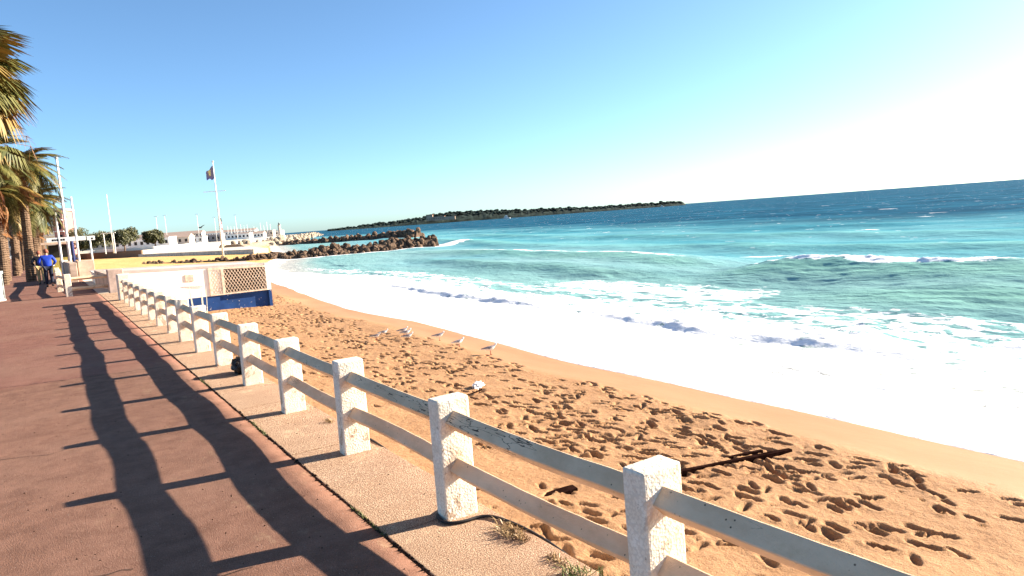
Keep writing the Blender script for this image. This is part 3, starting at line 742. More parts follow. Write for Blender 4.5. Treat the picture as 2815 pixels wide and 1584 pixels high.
# ------------------------------------------------------------------ far buildings, lighthouses
TC = plain('far_terracotta', (.50, .36, .28), .9, obj=False); BG = plain('beige_render', (.62, .52, .42), .9, obj=False)
def building(D, dist, w, h, dep, mat, roof, label, z=-.1, gable=False):
    h *= .72; dep *= .6
    p = at_az(D, dist); b = empty('building', (p.x, p.y, z), label, 'building', rz=-yaw)
    mb = MB(); mb.box((-w/2, 0, 0), (w/2, dep, h)); mb.build('wall', mat, b)
    mb = MB()
    if gable: mb.add([(-w/2-.3, -.3, h), (w/2+.3, -.3, h), (w/2+.3, dep+.3, h), (-w/2-.3, dep+.3, h), (-w/2, dep/2, h+dep*.25), (w/2, dep/2, h+dep*.25)], [(0,1,5,4),(2,3,4,5),(0,4,3),(1,2,5),(0,3,2,1)])
    else: mb.box((-w/2-.15, -.15, h), (w/2+.15, dep+.15, h+.25))
    mb.build('roof', roof, b)
    n = max(2, int(w/2.2)); fl = max(1, int(h/3)); wm = MB().box((-.5, -.06, -.6), (.5, .02, .6)).mesh('window', DARK)
    for k in range(n):
        for q in range(fl):
            o = link('window', wm, b); o.location = (-w/2+(k+.5)*w/n, 0, (q+.55)*h/fl)
building(372, 260, 20, 4.6, 10, WALLW, ROOFG, 'long low white building between the second and third round trees')
building(290, 275, 26, 5.0, 10, BG, ROOFG, 'beige low building behind the first two round trees')
building(452, 300, 13, 4.5, 9, BG, TC, 'beige gabled building with red roof right of the third round tree', gable=True)
building(492, 330, 12, 4.0, 9, WALLW, ROOFG, 'white flat building left of the tall flagpole')
building(532, 350, 15, 4.6, 9, plain('grey_clubhouse', (.20, .19, .2), .8, obj=False), ROOFG, 'dark grey clubhouse just left of the tall flagpole')
building(595, 420, 22, 4.4, 10, WALLW, ROOFG, 'white harbour shed right of the tall flagpole')
building(640, 480, 20, 4.0, 9, WALLW, TC, 'white harbour house with red roof in front of the masts', gable=True)
building(680, 505, 12, 6.0, 9, BG, ROOFG, 'small beige block left of the stone lighthouse')
building(702, 515, 13, 5.2, 7, WALLW, ROOFG, 'white block at the foot of the stone lighthouse')
building(420, 520, 60, 9, 12, BG, TC, 'wide beige town block with red roof far behind the round trees', gable=True)
building(560, 640, 70, 9, 12, WALLW, TC, 'wide white town block on the far harbour skyline', gable=True)
p = at_az(718.5, 500)
lh = empty('stone_lighthouse', (p.x, p.y, 0), 'squat buff stone lighthouse at the end of the far harbour wall', 'lighthouse')
mb = MB(); mb.tube([(0,0,-.1), (0,0,1.2), (0,0,7.3)], [1.35, 1.15, .95], 12); mb.build('tower', BG, lh, True)
mb = MB(); mb.tube([(0,0,7.3), (0,0,7.6)], [1.3, 1.3], 12); mb.build('gallery', CONC, lh)
mb = MB(); mb.tube([(0,0,7.6), (0,0,8.6)], [.6, .6], 8); mb.build('lantern', DARK, lh); mb = MB(); mb.tube([(0,0,8.6), (0,0,9.4)], [.75, .08], 8); mb.build('dome', GALV, lh)
p = at_az(574, 430); REDP = plain('red_paint', (.30, .03, .03), .5)
rw = empty('striped_beacon', (p.x, p.y, 0), 'slender red and white harbour beacon right of the tall flagpole', 'lighthouse')
for k in range(6):
    mb = MB(); r0, r1 = .85-.07*k, .85-.07*(k+1); mb.tube([(0,0,1.9*k), (0,0,1.9*(k+1))], [r0, r1], 10); mb.build('band', REDP if k % 2 else STEELW, rw)
mb = MB(); mb.tube([(0,0,11.4), (0,0,11.6), (0,0,11.61), (0,0,13), (0,0,13.4)], [1, 1, .7, .7, .1], 10); mb.build('lantern', DARK, rw)
# masts, lamps
def mast(D, dist, z0, h, r, name, label, cat, group=None, arm=None, head=False):
    p = at_az(D, dist); o = empty(name, (p.x, p.y, z0), label, cat, group, rz=-yaw)
    mb = MB(); mb.tube([(0,0,0), (0,0,h)], [r, r*.6], 8); mb.build('pole', STEELW, o, True)
    if arm: mb = MB(); mb.tube([(-arm, 0, h*.7), (arm, 0, h*.7)], r*.5, 6); mb.build('crossarm', STEELW, o)
    if head: mb = MB(); mb.box((-.8, -.15, h), (.8, .15, h+.14)); mb.build('lamp_head', GALV, o)
    return o
for k, (D, ht, lb) in enumerate([(415, 16, 'above the third round tree'), (437, 17, 'right of the third round tree'), (517, 17, 'left of the tall flagpole'), (560, 15, 'behind the tall flagpole'), (612, 16, 'right of the striped beacon')]):
    mast(D, 300+k*15, -.1, ht*.78, .11, 'street_lamp', 'thin pale two-armed street lamp '+lb, 'street lamp', 'street lamps along the far quay', head=True)
for k in range(14):
    mast(590+k*8.2, 520+random.uniform(-20, 60), LS+.5, random.uniform(8, 12.5), .16, 'sailboat_mast', 'slim pale mast among the sailing boats moored in the far harbour', 'mast', 'masts in the far harbour')
mast(300, 165, -.1, 13.5, .12, 'flagpole', 'tall thin white pole between the first and second round trees', 'pole')
# goal-like white frame between trees
p = at_az(292, 160); o = empty('white_frame', (p.x, p.y, -.1), 'white pipe frame beside the first round tree', 'frame', rz=-yaw)
mb = MB(); mb.tube([(-1.1,0,0), (-1.1,0,4.6)], .09, 6); mb.build('upright', STEELW, o); mb = MB(); mb.tube([(1.1,0,0), (1.1,0,4.6)], .09, 6); mb.build('upright', STEELW, o)
mb = MB(); mb.tube([(-1.6,0,4.6), (1.6,0,4.6)], .09, 6); mb.build('crossbar', STEELW, o)

# tall flagpole with flag
fx = Vector((23.3, 120.4, -1.3))
fl = empty('flagpole', fx, 'tall white flagpole with a crossarm and dark blue flag on the far sand', 'flagpole', rz=-yaw)
mb = MB(); mb.tube([(0,0,0), (0,0,7), (0,0,14.9)], [.15, .12, .07], 10); mb.build('pole', STEELW, fl, True)
mb = MB(); mb.tube([(-2.0,0,10.3), (1.5,0,10.3)], [.05, .04], 6); mb.build('crossarm', STEELW, fl)
mb = MB(); mb.ball((0,0,14.95), .16, 8, 6); mb.build('finial', GALV, fl)
fm_ = NB('flag_cloth'); sp = fm_.n('ShaderNodeSeparateXYZ'); fm_.set(sp.inputs[0], fm_.obj)
cc = fm_.mix(fm_.map(sp.outputs[2], 12.6, 12.3), (.22, .19, .28), (.14, .13, .34)); gx = fm_.map(sp.outputs[0], -.85, -.83); gx2 = fm_.map(sp.outputs[0], -.48, -.50)
gz = fm_.math('MULTIPLY', fm_.map(sp.outputs[2], 12.75, 12.8), fm_.map(sp.outputs[2], 13.75, 13.7))
cc = fm_.mix(fm_.math('MULTIPLY', fm_.math('MULTIPLY', gx, gx2), gz), cc, (.75, .62, .25)); FLAGM = fm_.out(cc, .8)
U_, V_ = np.meshgrid(np.linspace(0, 1, 22), np.linspace(0, 1, 14))
XF = -.08 - U_*1.25*(1-.12*V_); ZF = 14.25 - V_*2.05 - U_*(.95*(1-V_)) + .12*np.sin(U_*9+V_*2); YF = .16*np.sin(U_*8+V_*3)*U_
me = grid_mesh('flag', XF, YF, ZF); me.materials.append(FLAGM); o = link('flag', me, fl); sm_ = o.modifiers.new('s', 'SOLIDIFY'); sm_.thickness = .01

# ------------------------------------------------------------------ trees
def leaf_cloud(c, rad, n, size, mat, name='crown', holes=.25, parent=None):
    V = []; Fc = []
    cl = [(Vector((random.gauss(0,1), random.gauss(0,1), random.gauss(0,.8))).normalized()*random.uniform(.35, .8), random.uniform(.25, .45)) for _ in range(16)]
    for i in range(n):
        cc_, cr = random.choice(cl)
        d = Vector((random.gauss(0,1), random.gauss(0,1), random.gauss(0,1))).normalized()*cr*random.random()**.4
        p = cc_+d; p = Vector((p.x*rad[0], p.y*rad[1], p.z*rad[2]))+Vector(c)
        u_ = Vector((random.gauss(0,1), random.gauss(0,1), random.gauss(0,1))).normalized(); w_ = u_.orthogonal().normalized()
        s_ = size*random.uniform(.6, 1.3); b = len(V)
        V += [p-u_*s_, p+w_*s_*.45, p+u_*s_, p-w_*s_*.45]; Fc.append((b, b+1, b+2, b+3))
    me = bpy.data.meshes.new(name); me.from_pydata(V, [], Fc); me.materials.append(mat)
    return link(name, me, parent)
for (D, w, h, dist, lb) in [(243, 9.5, 5.2, 195, 'wide round dark green tree, leftmost of the three on the far quay'), (327, 6.4, 5.0, 190, 'round olive tree in the middle of the three on the far quay'), (404, 4.6, 3.6, 200, 'small round tree, rightmost of the three on the far quay'), (212, 5.0, 3.4, 205, 'dark low tree behind the white poles')]:
    p = at_az(D, dist); t = empty('round_tree', (p.x, p.y, -1.2), lb, 'tree', 'round trees on the far quay')
    mb = MB(); mb.tube([(0,0,0), (.1,0,1.6), (.15,0,3.0), (0,0,4.2)], [.22, .18, .15, .06], 7)
    for a in range(5): mb.tube([(.12,0,2.4), (math.cos(a*1.3)*w*.15, math.sin(a*1.3)*w*.15, 3.5), (math.cos(a*1.3)*w*.3, math.sin(a*1.3)*w*.3, 4.3)], [.09, .06, .02], 5)
    mb.build('trunk', BARK, t)
    leaf_cloud((0, 0, 1.2+1.2+h*.5), (w*.70, w*.62, h*.70), 6500, .28, TREEL, parent=t)

# palms
def pinnate(L, droop, mat, nl=34, ll=.6):
    mb = MB(); pts = []
    for i in range(9):
        t = i/8; pts.append(Vector((L*t*(1-.18*droop*t), 0, L*(.32*t - (.32+.42*droop)*t*t))))
    mb.tube(pts, [.03*(1-.8*i/8) for i in range(9)], 4)
    for i in range(nl):
        t = .14+.86*i/(nl-1); q = t*8; k = min(7, int(q)); p = pts[k].lerp(pts[k+1], q-k); tg = (pts[k+1]-pts[k]).normalized()
        l = ll*math.sin(math.pi*(.12+.82*t))**.6
        for sd_ in (-1, 1):
            d = (Vector((0, sd_, 0))*.9 + tg*.75 + Vector((0, 0, random.uniform(-.55, -.05)))).normalized()
            w = .036; e = p+d*l; mid_ = p+d*l*.55+Vector((0,0,.02))
            mb.add([p-tg*w*.5, mid_-tg*w, e+Vector((0,0,-.08*l)), mid_+tg*w, p+tg*w*.5], [(0,1,3,4), (1,2,3)])
    return mb.mesh('frond', mat)
def fan(Lp, Rf, mat):
    mb = MB(); mb.tube([(0,0,0), (Lp*.5,0,.12*Lp), (Lp,0,.12*Lp)], [.03,.025,.02], 4); c = Vector((Lp, 0, .12*Lp))
    n = 36
    for i in range(n):
        a = -2.0+4.0*i/(n-1); l = Rf*random.uniform(.85, 1.05)*(1-.12*abs(a))
        d = Vector((math.cos(a), math.sin(a), 0)); s_ = Vector((-d.y, d.x, 0))
        w = .05; m1 = c+d*l*.6+Vector((0,0,.05-.12*l)); e = c+d*l+Vector((0,0,-.45*l+random.uniform(-.1,.05)))
        mb.add([c, m1-s_*w+Vector((0,0,.02)), e, m1+s_*w], [(0,1,3),(1,2,3)])
    return mb.mesh('frond', mat)
PG = [pinnate(2.5, .9, LEAFG), pinnate(2.3, 1.2, LEAFY), pinnate(2.2, 1.5, LEAFG)]; PD = [pinnate(2.1, 1.9, LEAFD)]
FG = [fan(1.5, 1.05, LEAFG), fan(1.35, 1.1, LEAFY), fan(1.6, .95, LEAFG)]; FD = [fan(1.1, 1.0, LEAFD)]
def palm(x, y, h, rt, sc, kind, nf, label, skirt=12, stalks=False, depth=.5):
    t = empty('palm_tree', (x, y, -.02), label, 'palm tree', 'palm trees along the promenade')
    mb = MB(); n = 26; pts = []; rr = []
    for i in range(n+1):
        q = i/n; pts.append((.12*math.sin(q*2), .1*q, h*q)); rr.append(rt*(1.25-.35*q)*(1+.07*(i % 2)) if q < .95 else rt*.7)
    mb.tube(pts, rr, 12); me = mb.mesh('trunk', BARK); roughen(me, 0, .02, 9, int(y)) ; link('trunk', me, t)
    G_, D2 = (PG, PD) if kind == 'pin' else (FG, FD)
    for i in range(nf):
        el = R(random.uniform(-35, 75)) if i > nf*.25 else R(random.uniform(20, 85)); az = i*2.4+random.uniform(-.3, .3)
        o = link('frond', random.choice(G_), t); o.location = (.1, .1, h-.05)
        az_ = az + .35*math.sin(az)                      # a breeze off the land leans the fronds seaward
        o.rotation_euler = (0, -el*.8, az_); o.scale = (sc*random.uniform(.8, 1.1),)*3
    for i in range(skirt):
        o = link('frond', random.choice(D2), t); o.location = (.1, .1, h-.15-random.random()*depth); o['label'] = 'dead brown hanging frond'
        o.rotation_euler = (0, R(random.uniform(35, 75)), i*2.1+random.random()); o.scale = (sc*random.uniform(.7, .95),)*3
    if stalks:
        for i in range(7):
            a = random.uniform(-.5, .9); r_ = random.uniform(1.4, 2.4)
            mb = MB(); b = Vector((.1, .1, h)); e = b+Vector((math.cos(a)*r_, math.sin(a)*r_, random.uniform(.6, 1.7))); md = b.lerp(e, .55)+Vector((0,0,.5))
            mb.tube([b, md, e, e+Vector((.15, 0, -.6))], [.02,.015,.012,.006], 5)
            for q in range(6): mb.tube([e, e+Vector((random.uniform(-.3,.4), random.uniform(-.2,.2), random.uniform(-.7,.1)))], [.008,.004], 4)
            o = mb.build('seed_stalk', LEAFD, t)
palm(-3.85, 17.5, 7.9, .24, 1.15, 'fan', 60, 'nearest palm, only a frond tip showing in the top left corner')
palm(-2.35, 25, 6.3, .26, 1.12, 'fan', 160, 'tall fan palm with big crown cut by the left edge of the photo', 90, False, 2.4)
palm(-2.4, 31, 5.8, .26, 1.0, 'fan', 90, 'fan palm with orange dead fronds behind the tall one', 90, True, 2.0)
palm(-2.3, 38, 5.7, .2, 1.0, 'pin', 80, 'bushy palm filling the gap under the tall crown', 20, True)
palm(-.95, 48, 6.3, .2, 1.0, 'pin', 110, 'yellow green palm whose fronds sweep right towards the tall white pole', 20)
palm(-.8, 58, 4.9, .30, 1.05, 'pin', 110, 'thick trunked palm with arching fronds just above the walking couple', 14)
for i, (x, y, h, r_) in enumerate([(-2.1, 46, 4.9, .17), (-2.25, 52, 4.8, .2), (-2.05, 62, 4.9, .2), (-2.2, 69, 4.9, .26), (-2.0, 79, 5.0, .22), (-1.7, 90, 5.2, .24), (-1.9, 99, 5.2, .3), (-1.0, 110, 5.4, .27), (-.7, 124, 5.6, .3)]):
    palm(x, y, h, r_, 1.05, 'pin', 34, ['first','second','third','fourth','fifth','sixth','seventh','eighth','last'][i]+' plain trunk in the row left of the walkway, counted away from the camera', 6)

# shaded town block behind palms
def tower(D, dist, w, h, mat, label):
    p = at_az(D, dist); b = empty('apartment_block', (p.x, p.y, 0), label, 'building', rz=-yaw+.3)
    mb = MB(); mb.box((-w/2, 0, 0), (w/2, 10, h)); mb.build('wall', mat, b)
    mb = MB(); mb.box((-w/2-.4, -.4, h), (w/2+.4, 10.4, h+.5)); mb.build('roof', ROOFG, b)
    n = max(1, int(w/2.4)); fl_ = int(h/3); wm = MB().box((-.6, -.06, -.8), (.6, .02, .8)).mesh('window', DARK); bm_ = MB().box((-w/2, -.9, -.1), (w/2, -.01, .08)).mesh('balcony', WALLW)
    for q in range(fl_):
        o = link('balcony', bm_, b); o.location = (0, 0, q*h/fl_+.4)
        for k in range(n):
            o = link('window', wm, b); o.location = (-w/2+(k+.5)*w/n, 0, (q+.5)*h/fl_+.2)
tower(171, 190, 2.3, 12.0, plain('pink_render', (.42, .20, .17), .9, obj=False), 'narrow dark pink apartment block behind the white poles')
tower(60, 230, 26, 9, BG, 'beige building glimpsed between the palm trunks')
tower(125, 240, 12, 6, plain('rose_render', (.50, .27, .22), .9, obj=False), 'rose coloured low building behind the palms')

# poles near the stairs
def pole_at(x, y, h, r, label, top=None):
    o = empty('pole', (x, y, 0), label, 'pole'); mb = MB(); mb.tube([(0,0,-.3), (0,0,h)], [r, r*.75], 10); mb.build('shaft', STEELW, o, True)
    if top: mb = MB(); mb.ball((0,0,h+.05), .1, 8, 6); mb.build('finial', GALV, o)
    return o
pole_at(1.33, 43.9, 4.35, .06, 'near white pole rising behind the return fence')
pole_at(1.05, 50, 6.95, .085, 'tallest white flagpole at the edge of the palm crowns', True)
pole_at(.72, 58, 4.9, .09, 'slim cream pole through the kiosk canopy')
pole_at(2.9, 66, 2.4, .08, 'short white pole with a flat cap right of the near white pole', True)
o = empty('blue_post', (1.45, 58, 0), 'dark blue upright post behind the white signboard', 'post'); NAVY = plain('navy_paint', (.02, .03, .12), .5)
mb = MB(); mb.tube([(0,0,0), (0,0,2.3)], .1, 8); mb.build('shaft', NAVY, o); mb = MB(); mb.box((-.35,-.05,.9), (.35,.05,1.0)); mb.build('bracket', NAVY, o)
# direction / club signboard
sg = empty('signboard', (.75, 47.5, 0), 'white horizontal signboard with small dark lettering above the walkway edge', 'sign')
mb = MB(); mb.tube([(-.15,0,0), (-.15,0,2.35)], .05, 6); mb.build('post', STEELW, sg)
mb = MB(); mb.box((-.75,-.03,2.08), (1.15,.03,2.32)); mb.build('board', STEELW, sg)
mb = MB(); mb.box((1.2,-.03,2.06), (1.6,.03,2.30)); mb.build('board', STEELW, sg)
mb = MB(); x = -.5
for w in (.1, .07, .1, .05, .08, .1): mb.box((x, -.034, 2.13), (x+w, -.031, 2.24)); x += w+.025
mb.box((1.4, -.034, 2.1), (1.5, -.031, 2.2)); mb.build('lettering', DARK, sg)
# kiosk
kk = empty('kiosk', (.35, 62, 0), 'small yellow kiosk under a flat tan canopy beside the walkway', 'kiosk')
YEL = plain('ochre_panel', (.42, .33, .08), .7)
mb = MB(); mb.box((-.35, 0, 0), (1.0, 1.2, 1.05)); mb.build('counter', YEL, kk); mb = MB(); mb.box((-.3, 1.1, 1.05), (.95, 1.2, 2.0)); mb.build('back_panel', DARK, kk)
mb = MB(); mb.add([(-.8,-.6,2.05), (1.6,-.6,2.05), (1.6,1.5,2.05), (-.8,1.5,2.05), (-.75,-.55,2.2), (1.4,-.55,2.32), (1.4,1.4,2.32), (-.75,1.4,2.2)], [(0,3,2,1),(4,5,6,7),(0,1,5,4),(1,2,6,5),(2,3,7,6),(3,0,4,7)]); mb.build('canopy', plain('tan_canopy', (.50, .36, .27), .8), kk)
for xx_ in (-.35, 1.0): mb = MB(); mb.tube([(xx_,0,0), (xx_,0,2.05)], .04, 6); mb.build('leg', YEL, kk)
mb = MB(); mb.box((.35, -.02, .35), (.8, -.003, .85)); mb.build('notice', STEELW, kk)

# litter bin
bn = empty('litter_bin', (-1.72, 30.8, 0), 'round grey concrete litter bin at the left edge of the promenade', 'bin')
mb = MB(); mb.tube([(0,0,0), (0,0,.06), (0,0,.061), (0,0,.95), (0,0,.951), (0,0,1.05)], [.30, .30, .26, .27, .31, .31], 20); mb.build('shell', GALV, bn, False)
mb = MB(); mb.tube([(0,0,1.052), (0,0,1.07)], [.24, .24], 16); mb.build('opening', DARK, bn)
for k in range(10): mb = MB(); a = k*.628; mb.box((-.02,.265,.1), (.02,.285,.93), M=Matrix.Rotation(a, 4, 'Z')); mb.build('rib', GALV, bn)

# ------------------------------------------------------------------ people
def skin_obj(name, verts, edges, rad, mat, parent, root=0, sub=2):
    me = bpy.data.meshes.new(name); me.from_pydata([Vector(v) for v in verts], edges, []); me.materials.append(mat)
    o = link(name, me, parent); md = o.modifiers.new('skin', 'SKIN')
    for i, r_ in enumerate(rad): me.skin_vertices[0].data[i].radius = (r_ if hasattr(r_, '__len__') else (r_, r_))
    me.skin_vertices[0].data[root].use_root = True; md.use_smooth_shade = True
    s2 = o.modifiers.new('sub', 'SUBSURF'); s2.levels = sub; s2.render_levels = sub
    return o
SKIN = plain('skin', (.42, .24, .16), .6, .05); HAIR = plain('dark_hair', (.05, .03, .02), .7); HAIRR = plain('reddish_hair', (.22, .07, .04), .7)
BLUE = plain('royal_blue_jacket', (.008, .045, .42), .7, .15, 5); TROU = plain('dark_navy_trousers', (.012, .016, .035), .8, .15, 5); BLK = plain('black_jacket', (.012, .013, .022), .7, .15, 5)
WHT = plain('white_trim', (.78, .78, .78), .6); KHAKI = plain('tan_trousers', (.42, .30, .14), .8, .12, 5)
def person(loc, rz, sc, label, top, bottom, hair, trim):
    p = empty('person', loc, label, 'person', rz=rz); p.scale = (sc,)*3
    # faces local +y, x to the right; 1.72 m tall, right foot back with raised heel, hands on hips
    V = [(0,0,.93), (0,.0,1.15), (0,.01,1.36), (0,.02,1.45), (0,.03,1.52), (0,.04,1.62), (0,.03,1.69),
         (-.10,0,.88), (-.10,.06,.50), (-.10,.04,.09), (-.10,.17,.03),
         (.10,0,.88), (.11,.02,.50), (.11,-.16,.14), (.11,-.10,.03),
         (-.19,.01,1.39), (-.33,-.03,1.16), (-.24,.10,1.00), (-.20,.15,.96),
         (.19,.01,1.39), (.33,-.03,1.16), (.24,.10,1.00), (.20,.15,.96)]
    E = [(0,1),(1,2),(2,3),(3,4),(4,5),(5,6),(0,7),(7,8),(8,9),(9,10),(0,11),(11,12),(12,13),(13,14),(2,15),(15,16),(16,17),(17,18),(2,19),(19,20),(20,21),(21,22)]
    rd = [(.14,.10),(.13,.09),(.15,.09),(.06,.06),(.055,.06),(.085,.10),(.06,.07),.085,.06,.04,.035,.085,.06,.04,.035,.055,.042,.03,.035,.055,.042,.03,.035]
    skin_obj('body', V, E, rd, SKIN, p)
    Vj = V[0:4]+V[15:18]+V[19:22]; Vj[0] = (0,0,.86); Ej = [(0,1),(1,2),(2,3),(2,4),(4,5),(5,6),(2,7),(7,8),(8,9)]
    skin_obj('jacket', Vj, Ej, [(.195,.145),(.185,.13),(.20,.125),(.085,.08),.085,.068,.05,.085,.068,.05], top, p)
    Vt = [V[0],V[7],V[8],(-.10,.04,.10),V[11],V[12],(.11,-.15,.15)]
    skin_obj('trousers', Vt, [(0,1),(1,2),(2,3),(0,4),(4,5),(5,6)], [(.155,.125),.115,.085,.07,.115,.085,.07], bottom, p)
    mb = MB(); mb.ball((0,.02,1.645), (.098,.11,.11), 12, 8); mb.build('hair', hair, p, True)
    for s_ in (-1, 1):
        mb = MB(); mb.ball((.105*s_, .045, 1.60), (.012,.02,.03), 6, 5); mb.build('ear', SKIN, p)
        mb = MB(); mb.ball((.225*s_, .125, .98), (.055,.06,.05), 8, 6); mb.build('cuff', trim, p)
    mb = MB(); mb.ball((-.10,.10,.045), (.055,.15,.05), 8, 6); mb.build('shoe', DARK, p, True)
    mb = MB(); mb.ball((.11,-.13,.075), (.055,.13,.05), 8, 6); mb.build('shoe', DARK, p, True)
    for k in range(5):
        for s_ in (-1, 1):
            mb = MB(); x = s_*(.19-.018*k); mb.tube([(s_*.21,.155,.965-.012*k), (x-.01*s_,.185,.955-.014*k), (x-.03*s_,.19,.945-.014*k)], [.011,.010,.007], 5); mb.build('finger', SKIN, p)
person((-.09, 38.4, 0), .05, .985, 'person in a royal blue jacket and dark trousers walking away with hands on hips', BLUE, TROU, HAIRR, WHT)
person((-.42, 42.5, 0), -.05, .95, 'person in a black jacket and tan trousers walking just left of the blue jacket', BLK, KHAKI, HAIRR, WHT)

# ------------------------------------------------------------------ gulls
GW = plain('gull_white', (.80, .79, .77), .8, .04, 20); GG = plain('gull_grey_wing', (.26, .25, .27), .8, .1, 20); GB = plain('gull_dark', (.04, .03, .03), .7); GL = plain('gull_leg_red', (.30, .06, .03), .6)
def gull_proto():
    g = empty('gull', (0,0,0), '', 'gull', 'gulls standing on the sand')
    mb = MB(); n = 12; prof_ = [(-.17, .005, .150), (-.12, .022, .150), (-.06, .045, .152), (0, .058, .155), (.06, .052, .165), (.10, .036, .185), (.125, .030, .215), (.145, .032, .240), (.168, .022, .245), (.185, .006, .240)]
    vs = []; fs = []
    for (x, r_, z) in prof_:
        for k in range(n): a = 2*math.pi*k/n; vs.append((x, r_*math.cos(a)*.9, z+r_*math.sin(a)))
    for i in range(len(prof_)-1):
        for k in range(n): fs.append((i*n+k, i*n+(k+1) % n, (i+1)*n+(k+1) % n, (i+1)*n+k))
    fs.append(tuple(range(n))); fs.append(tuple((len(prof_)-1)*n+k for k in range(n))[::-1])
    mb.add(vs, fs); mb.build('body', GW, g, True)
    for s_ in (-1, 1):
        mb = MB(); mb.add([(.07, s_*.045, .19), (.02, s_*.062, .19), (-.08, s_*.05, .165), (-.22, s_*.012, .158), (-.21, s_*.006, .168), (-.06, s_*.022, .20), (.05, s_*.03, .212), (-.02, s_*.058, .145)],
                          [(0,1,6),(1,2,5,6),(2,3,4,5),(0,7,1),(1,7,2)]); o = mb.build('wing', GG, g); md = o.modifiers.new('t', 'SOLIDIFY'); md.thickness = .012
        mb = MB(); mb.tube([(.01, s_*.022, .11), (.012, s_*.022, .0)], .005, 5); mb.add([(-.005, s_*.022, .002), (.045, s_*.005, .002), (.045, s_*.04, .002), (.0, s_*.022, .012)], [(0,1,2),(0,3,1),(0,2,3),(1,3,2)]); mb.build('leg', GL, g)
    mb = MB(); mb.tube([(.18,0,.240), (.205,0,.237), (.215,0,.230)], [.009,.006,.002], 6); mb.build('bill', GL, g)
    mb = MB(); mb.tube([(-.15,0,.152), (-.23,0,.15)], [.014,.010], 6); mb.build('tail', GW, g)
    return g
def sz(x, y):
    j = np.argmin(abs(ys-y)); i = int(np.clip((x-1.92)/(shy[j, 0]+3.2-1.92)*369, 0, 369)); return float(Zg[j, i])
gp = gull_proto()
GULLS = [(9.35, 15.8, 0.1, 1.25, 'nearest gull standing on the sand with its shadow beside it'), (9.3, 17.4, .3, 1.1, 'gull standing second nearest at the wet sand edge'),
         (9.5, 19.0, .0, 1.15, 'gull hunched at the very edge of the foam'), (8.95, 20.0, .1, 1.1, 'front gull of the tight trio on the sand'), (9.08, 20.4, .15, 1.1, 'middle gull of the tight trio on the sand'),
         (9.2, 20.9, .05, 1.1, 'rear gull of the tight trio on the sand'), (8.15, 20.6, -.2, 1.0, 'leftmost gull, pale and alone among footprints'), (8.7, 21.3, .2, 1.0, 'gull between the trio and the leftmost gull')]
for i, (x, y, a, s_, lb) in enumerate(GULLS):
    g = gp if i == 0 else dup_tree(gp, (0,0,0))
    g.location = (x, y, sz(x, y)); g.rotation_euler = (0, 0, a-R(25)); g.scale = (s_*.88,)*3; g['label'] = lb
# bird in flight
p = at_az(522, 120); fb = empty('flying_bird', (p.x, p.y, 3.55), 'dark bird with raised wings flying left of the tall flagpole', 'bird', rz=-yaw)
mb = MB(); mb.ball((0,0,0), (.32,.09,.09), 8, 6); mb.build('body', GB, fb, True)
for s_ in (-1, 1):
    mb = MB(); mb.add([(.15,0,.03), (-.12,0,.03), (-.05*1+.35*s_,.3,.22+.1*s_), (.1+.55*s_,.35,.30+.12*s_)], [(0,1,2,3)]); o = mb.build('wing', GB, fb); md = o.modifiers.new('t', 'SOLIDIFY'); md.thickness = .03

# ------------------------------------------------------------------ small things
# black hose along the kerb
mb = MB()
pts = [(1.93, 6.6, -.01), (1.955, 6.0, -.03), (1.95, 5.4, -.02), (1.93, 5.06, .008), (1.96, 4.7, -.05), (1.99, 4.3, -.07), (1.96, 4.0, -.03), (1.80, 3.62, .010), (1.66, 3.56, .010), (1.635, 3.40, .010), (1.72, 3.345, .010), (1.86, 3.345, .010), (1.91, 3.22, .012), (1.95, 3.0, .0), (1.96, 2.75, -.02), (1.93, 2.6, -.03)]
def smooth_pts(p, k=3):
    p = [Vector(q) for q in p]
    for _ in range(k):
        q = [p[0]]
        for a, b in zip(p, p[1:]): q += [a.lerp(b, .25), a.lerp(b, .75)]
        q.append(p[-1]); p = q
    return p
mb.tube(smooth_pts(pts), .009, 8); tag(mb.build('black_hose', RUBBER, None, True), 'thin black hose snaking along the kerb edge around the fence posts', 'hose')
mb = MB(); mb.tube(smooth_pts([(1.90, 9.0, .01), (1.86, 8.7, .015), (1.93, 8.5, .01), (1.97, 8.9, 0), (1.90, 9.3, .01), (1.84, 9.9, .01)]), .008, 6)
tag(mb.build('black_hose', RUBBER, None, True), 'loop of black hose on the kerb behind the black bag', 'hose')
# black bag by the posts
bm = bmesh.new(); bmesh.ops.create_icosphere(bm, subdivisions=4, radius=1)
from mathutils import noise as mn
for v in bm.verts:
    d = mn.fractal(v.co*2.3, .8, 2, 4); v.co *= 1+.28*d; v.co.x *= .13; v.co.y *= .17; v.co.z *= .12
me = bpy.data.meshes.new('black_bag'); bm.to_mesh(me); bm.free(); me.materials.append(DARK)
o = link('black_bag', me); o.location = (1.83, 8.98, .09); tag(o, 'crumpled black plastic bag between two fence posts', 'bag')
# white litter on the sand
bm = bmesh.new(); bmesh.ops.create_icosphere(bm, subdivisions=4, radius=1)
for v in bm.verts:
    d = mn.fractal(v.co*2.8+Vector((4,0,0)), .7, 2, 4); v.co *= 1+.5*d; v.co.x *= .09; v.co.y *= .20; v.co.z *= .07
me = bpy.data.meshes.new('white_litter'); bm.to_mesh(me); bm.free(); me.materials.append(WHT)
o = link('plastic_bag', me); o.location = (7.1, 12.6, sz(7.1, 12.6)+.03); o.rotation_euler = (0, 0, -.9); tag(o, 'crumpled white plastic bag lying among the footprints', 'litter')
mb = MB(); z = sz(6.6, 11.9)
mb.tube(smooth_pts([(6.9, 12.1, z+.05), (6.5, 11.9, z+.06), (6.2, 11.95, z+.04), (5.9, 11.85, z+.03)], 2), .014, 6); tag(mb.build('driftwood_stick', WOODSHADOW), 'thin dark stick on the sand near the white bag', 'stick')
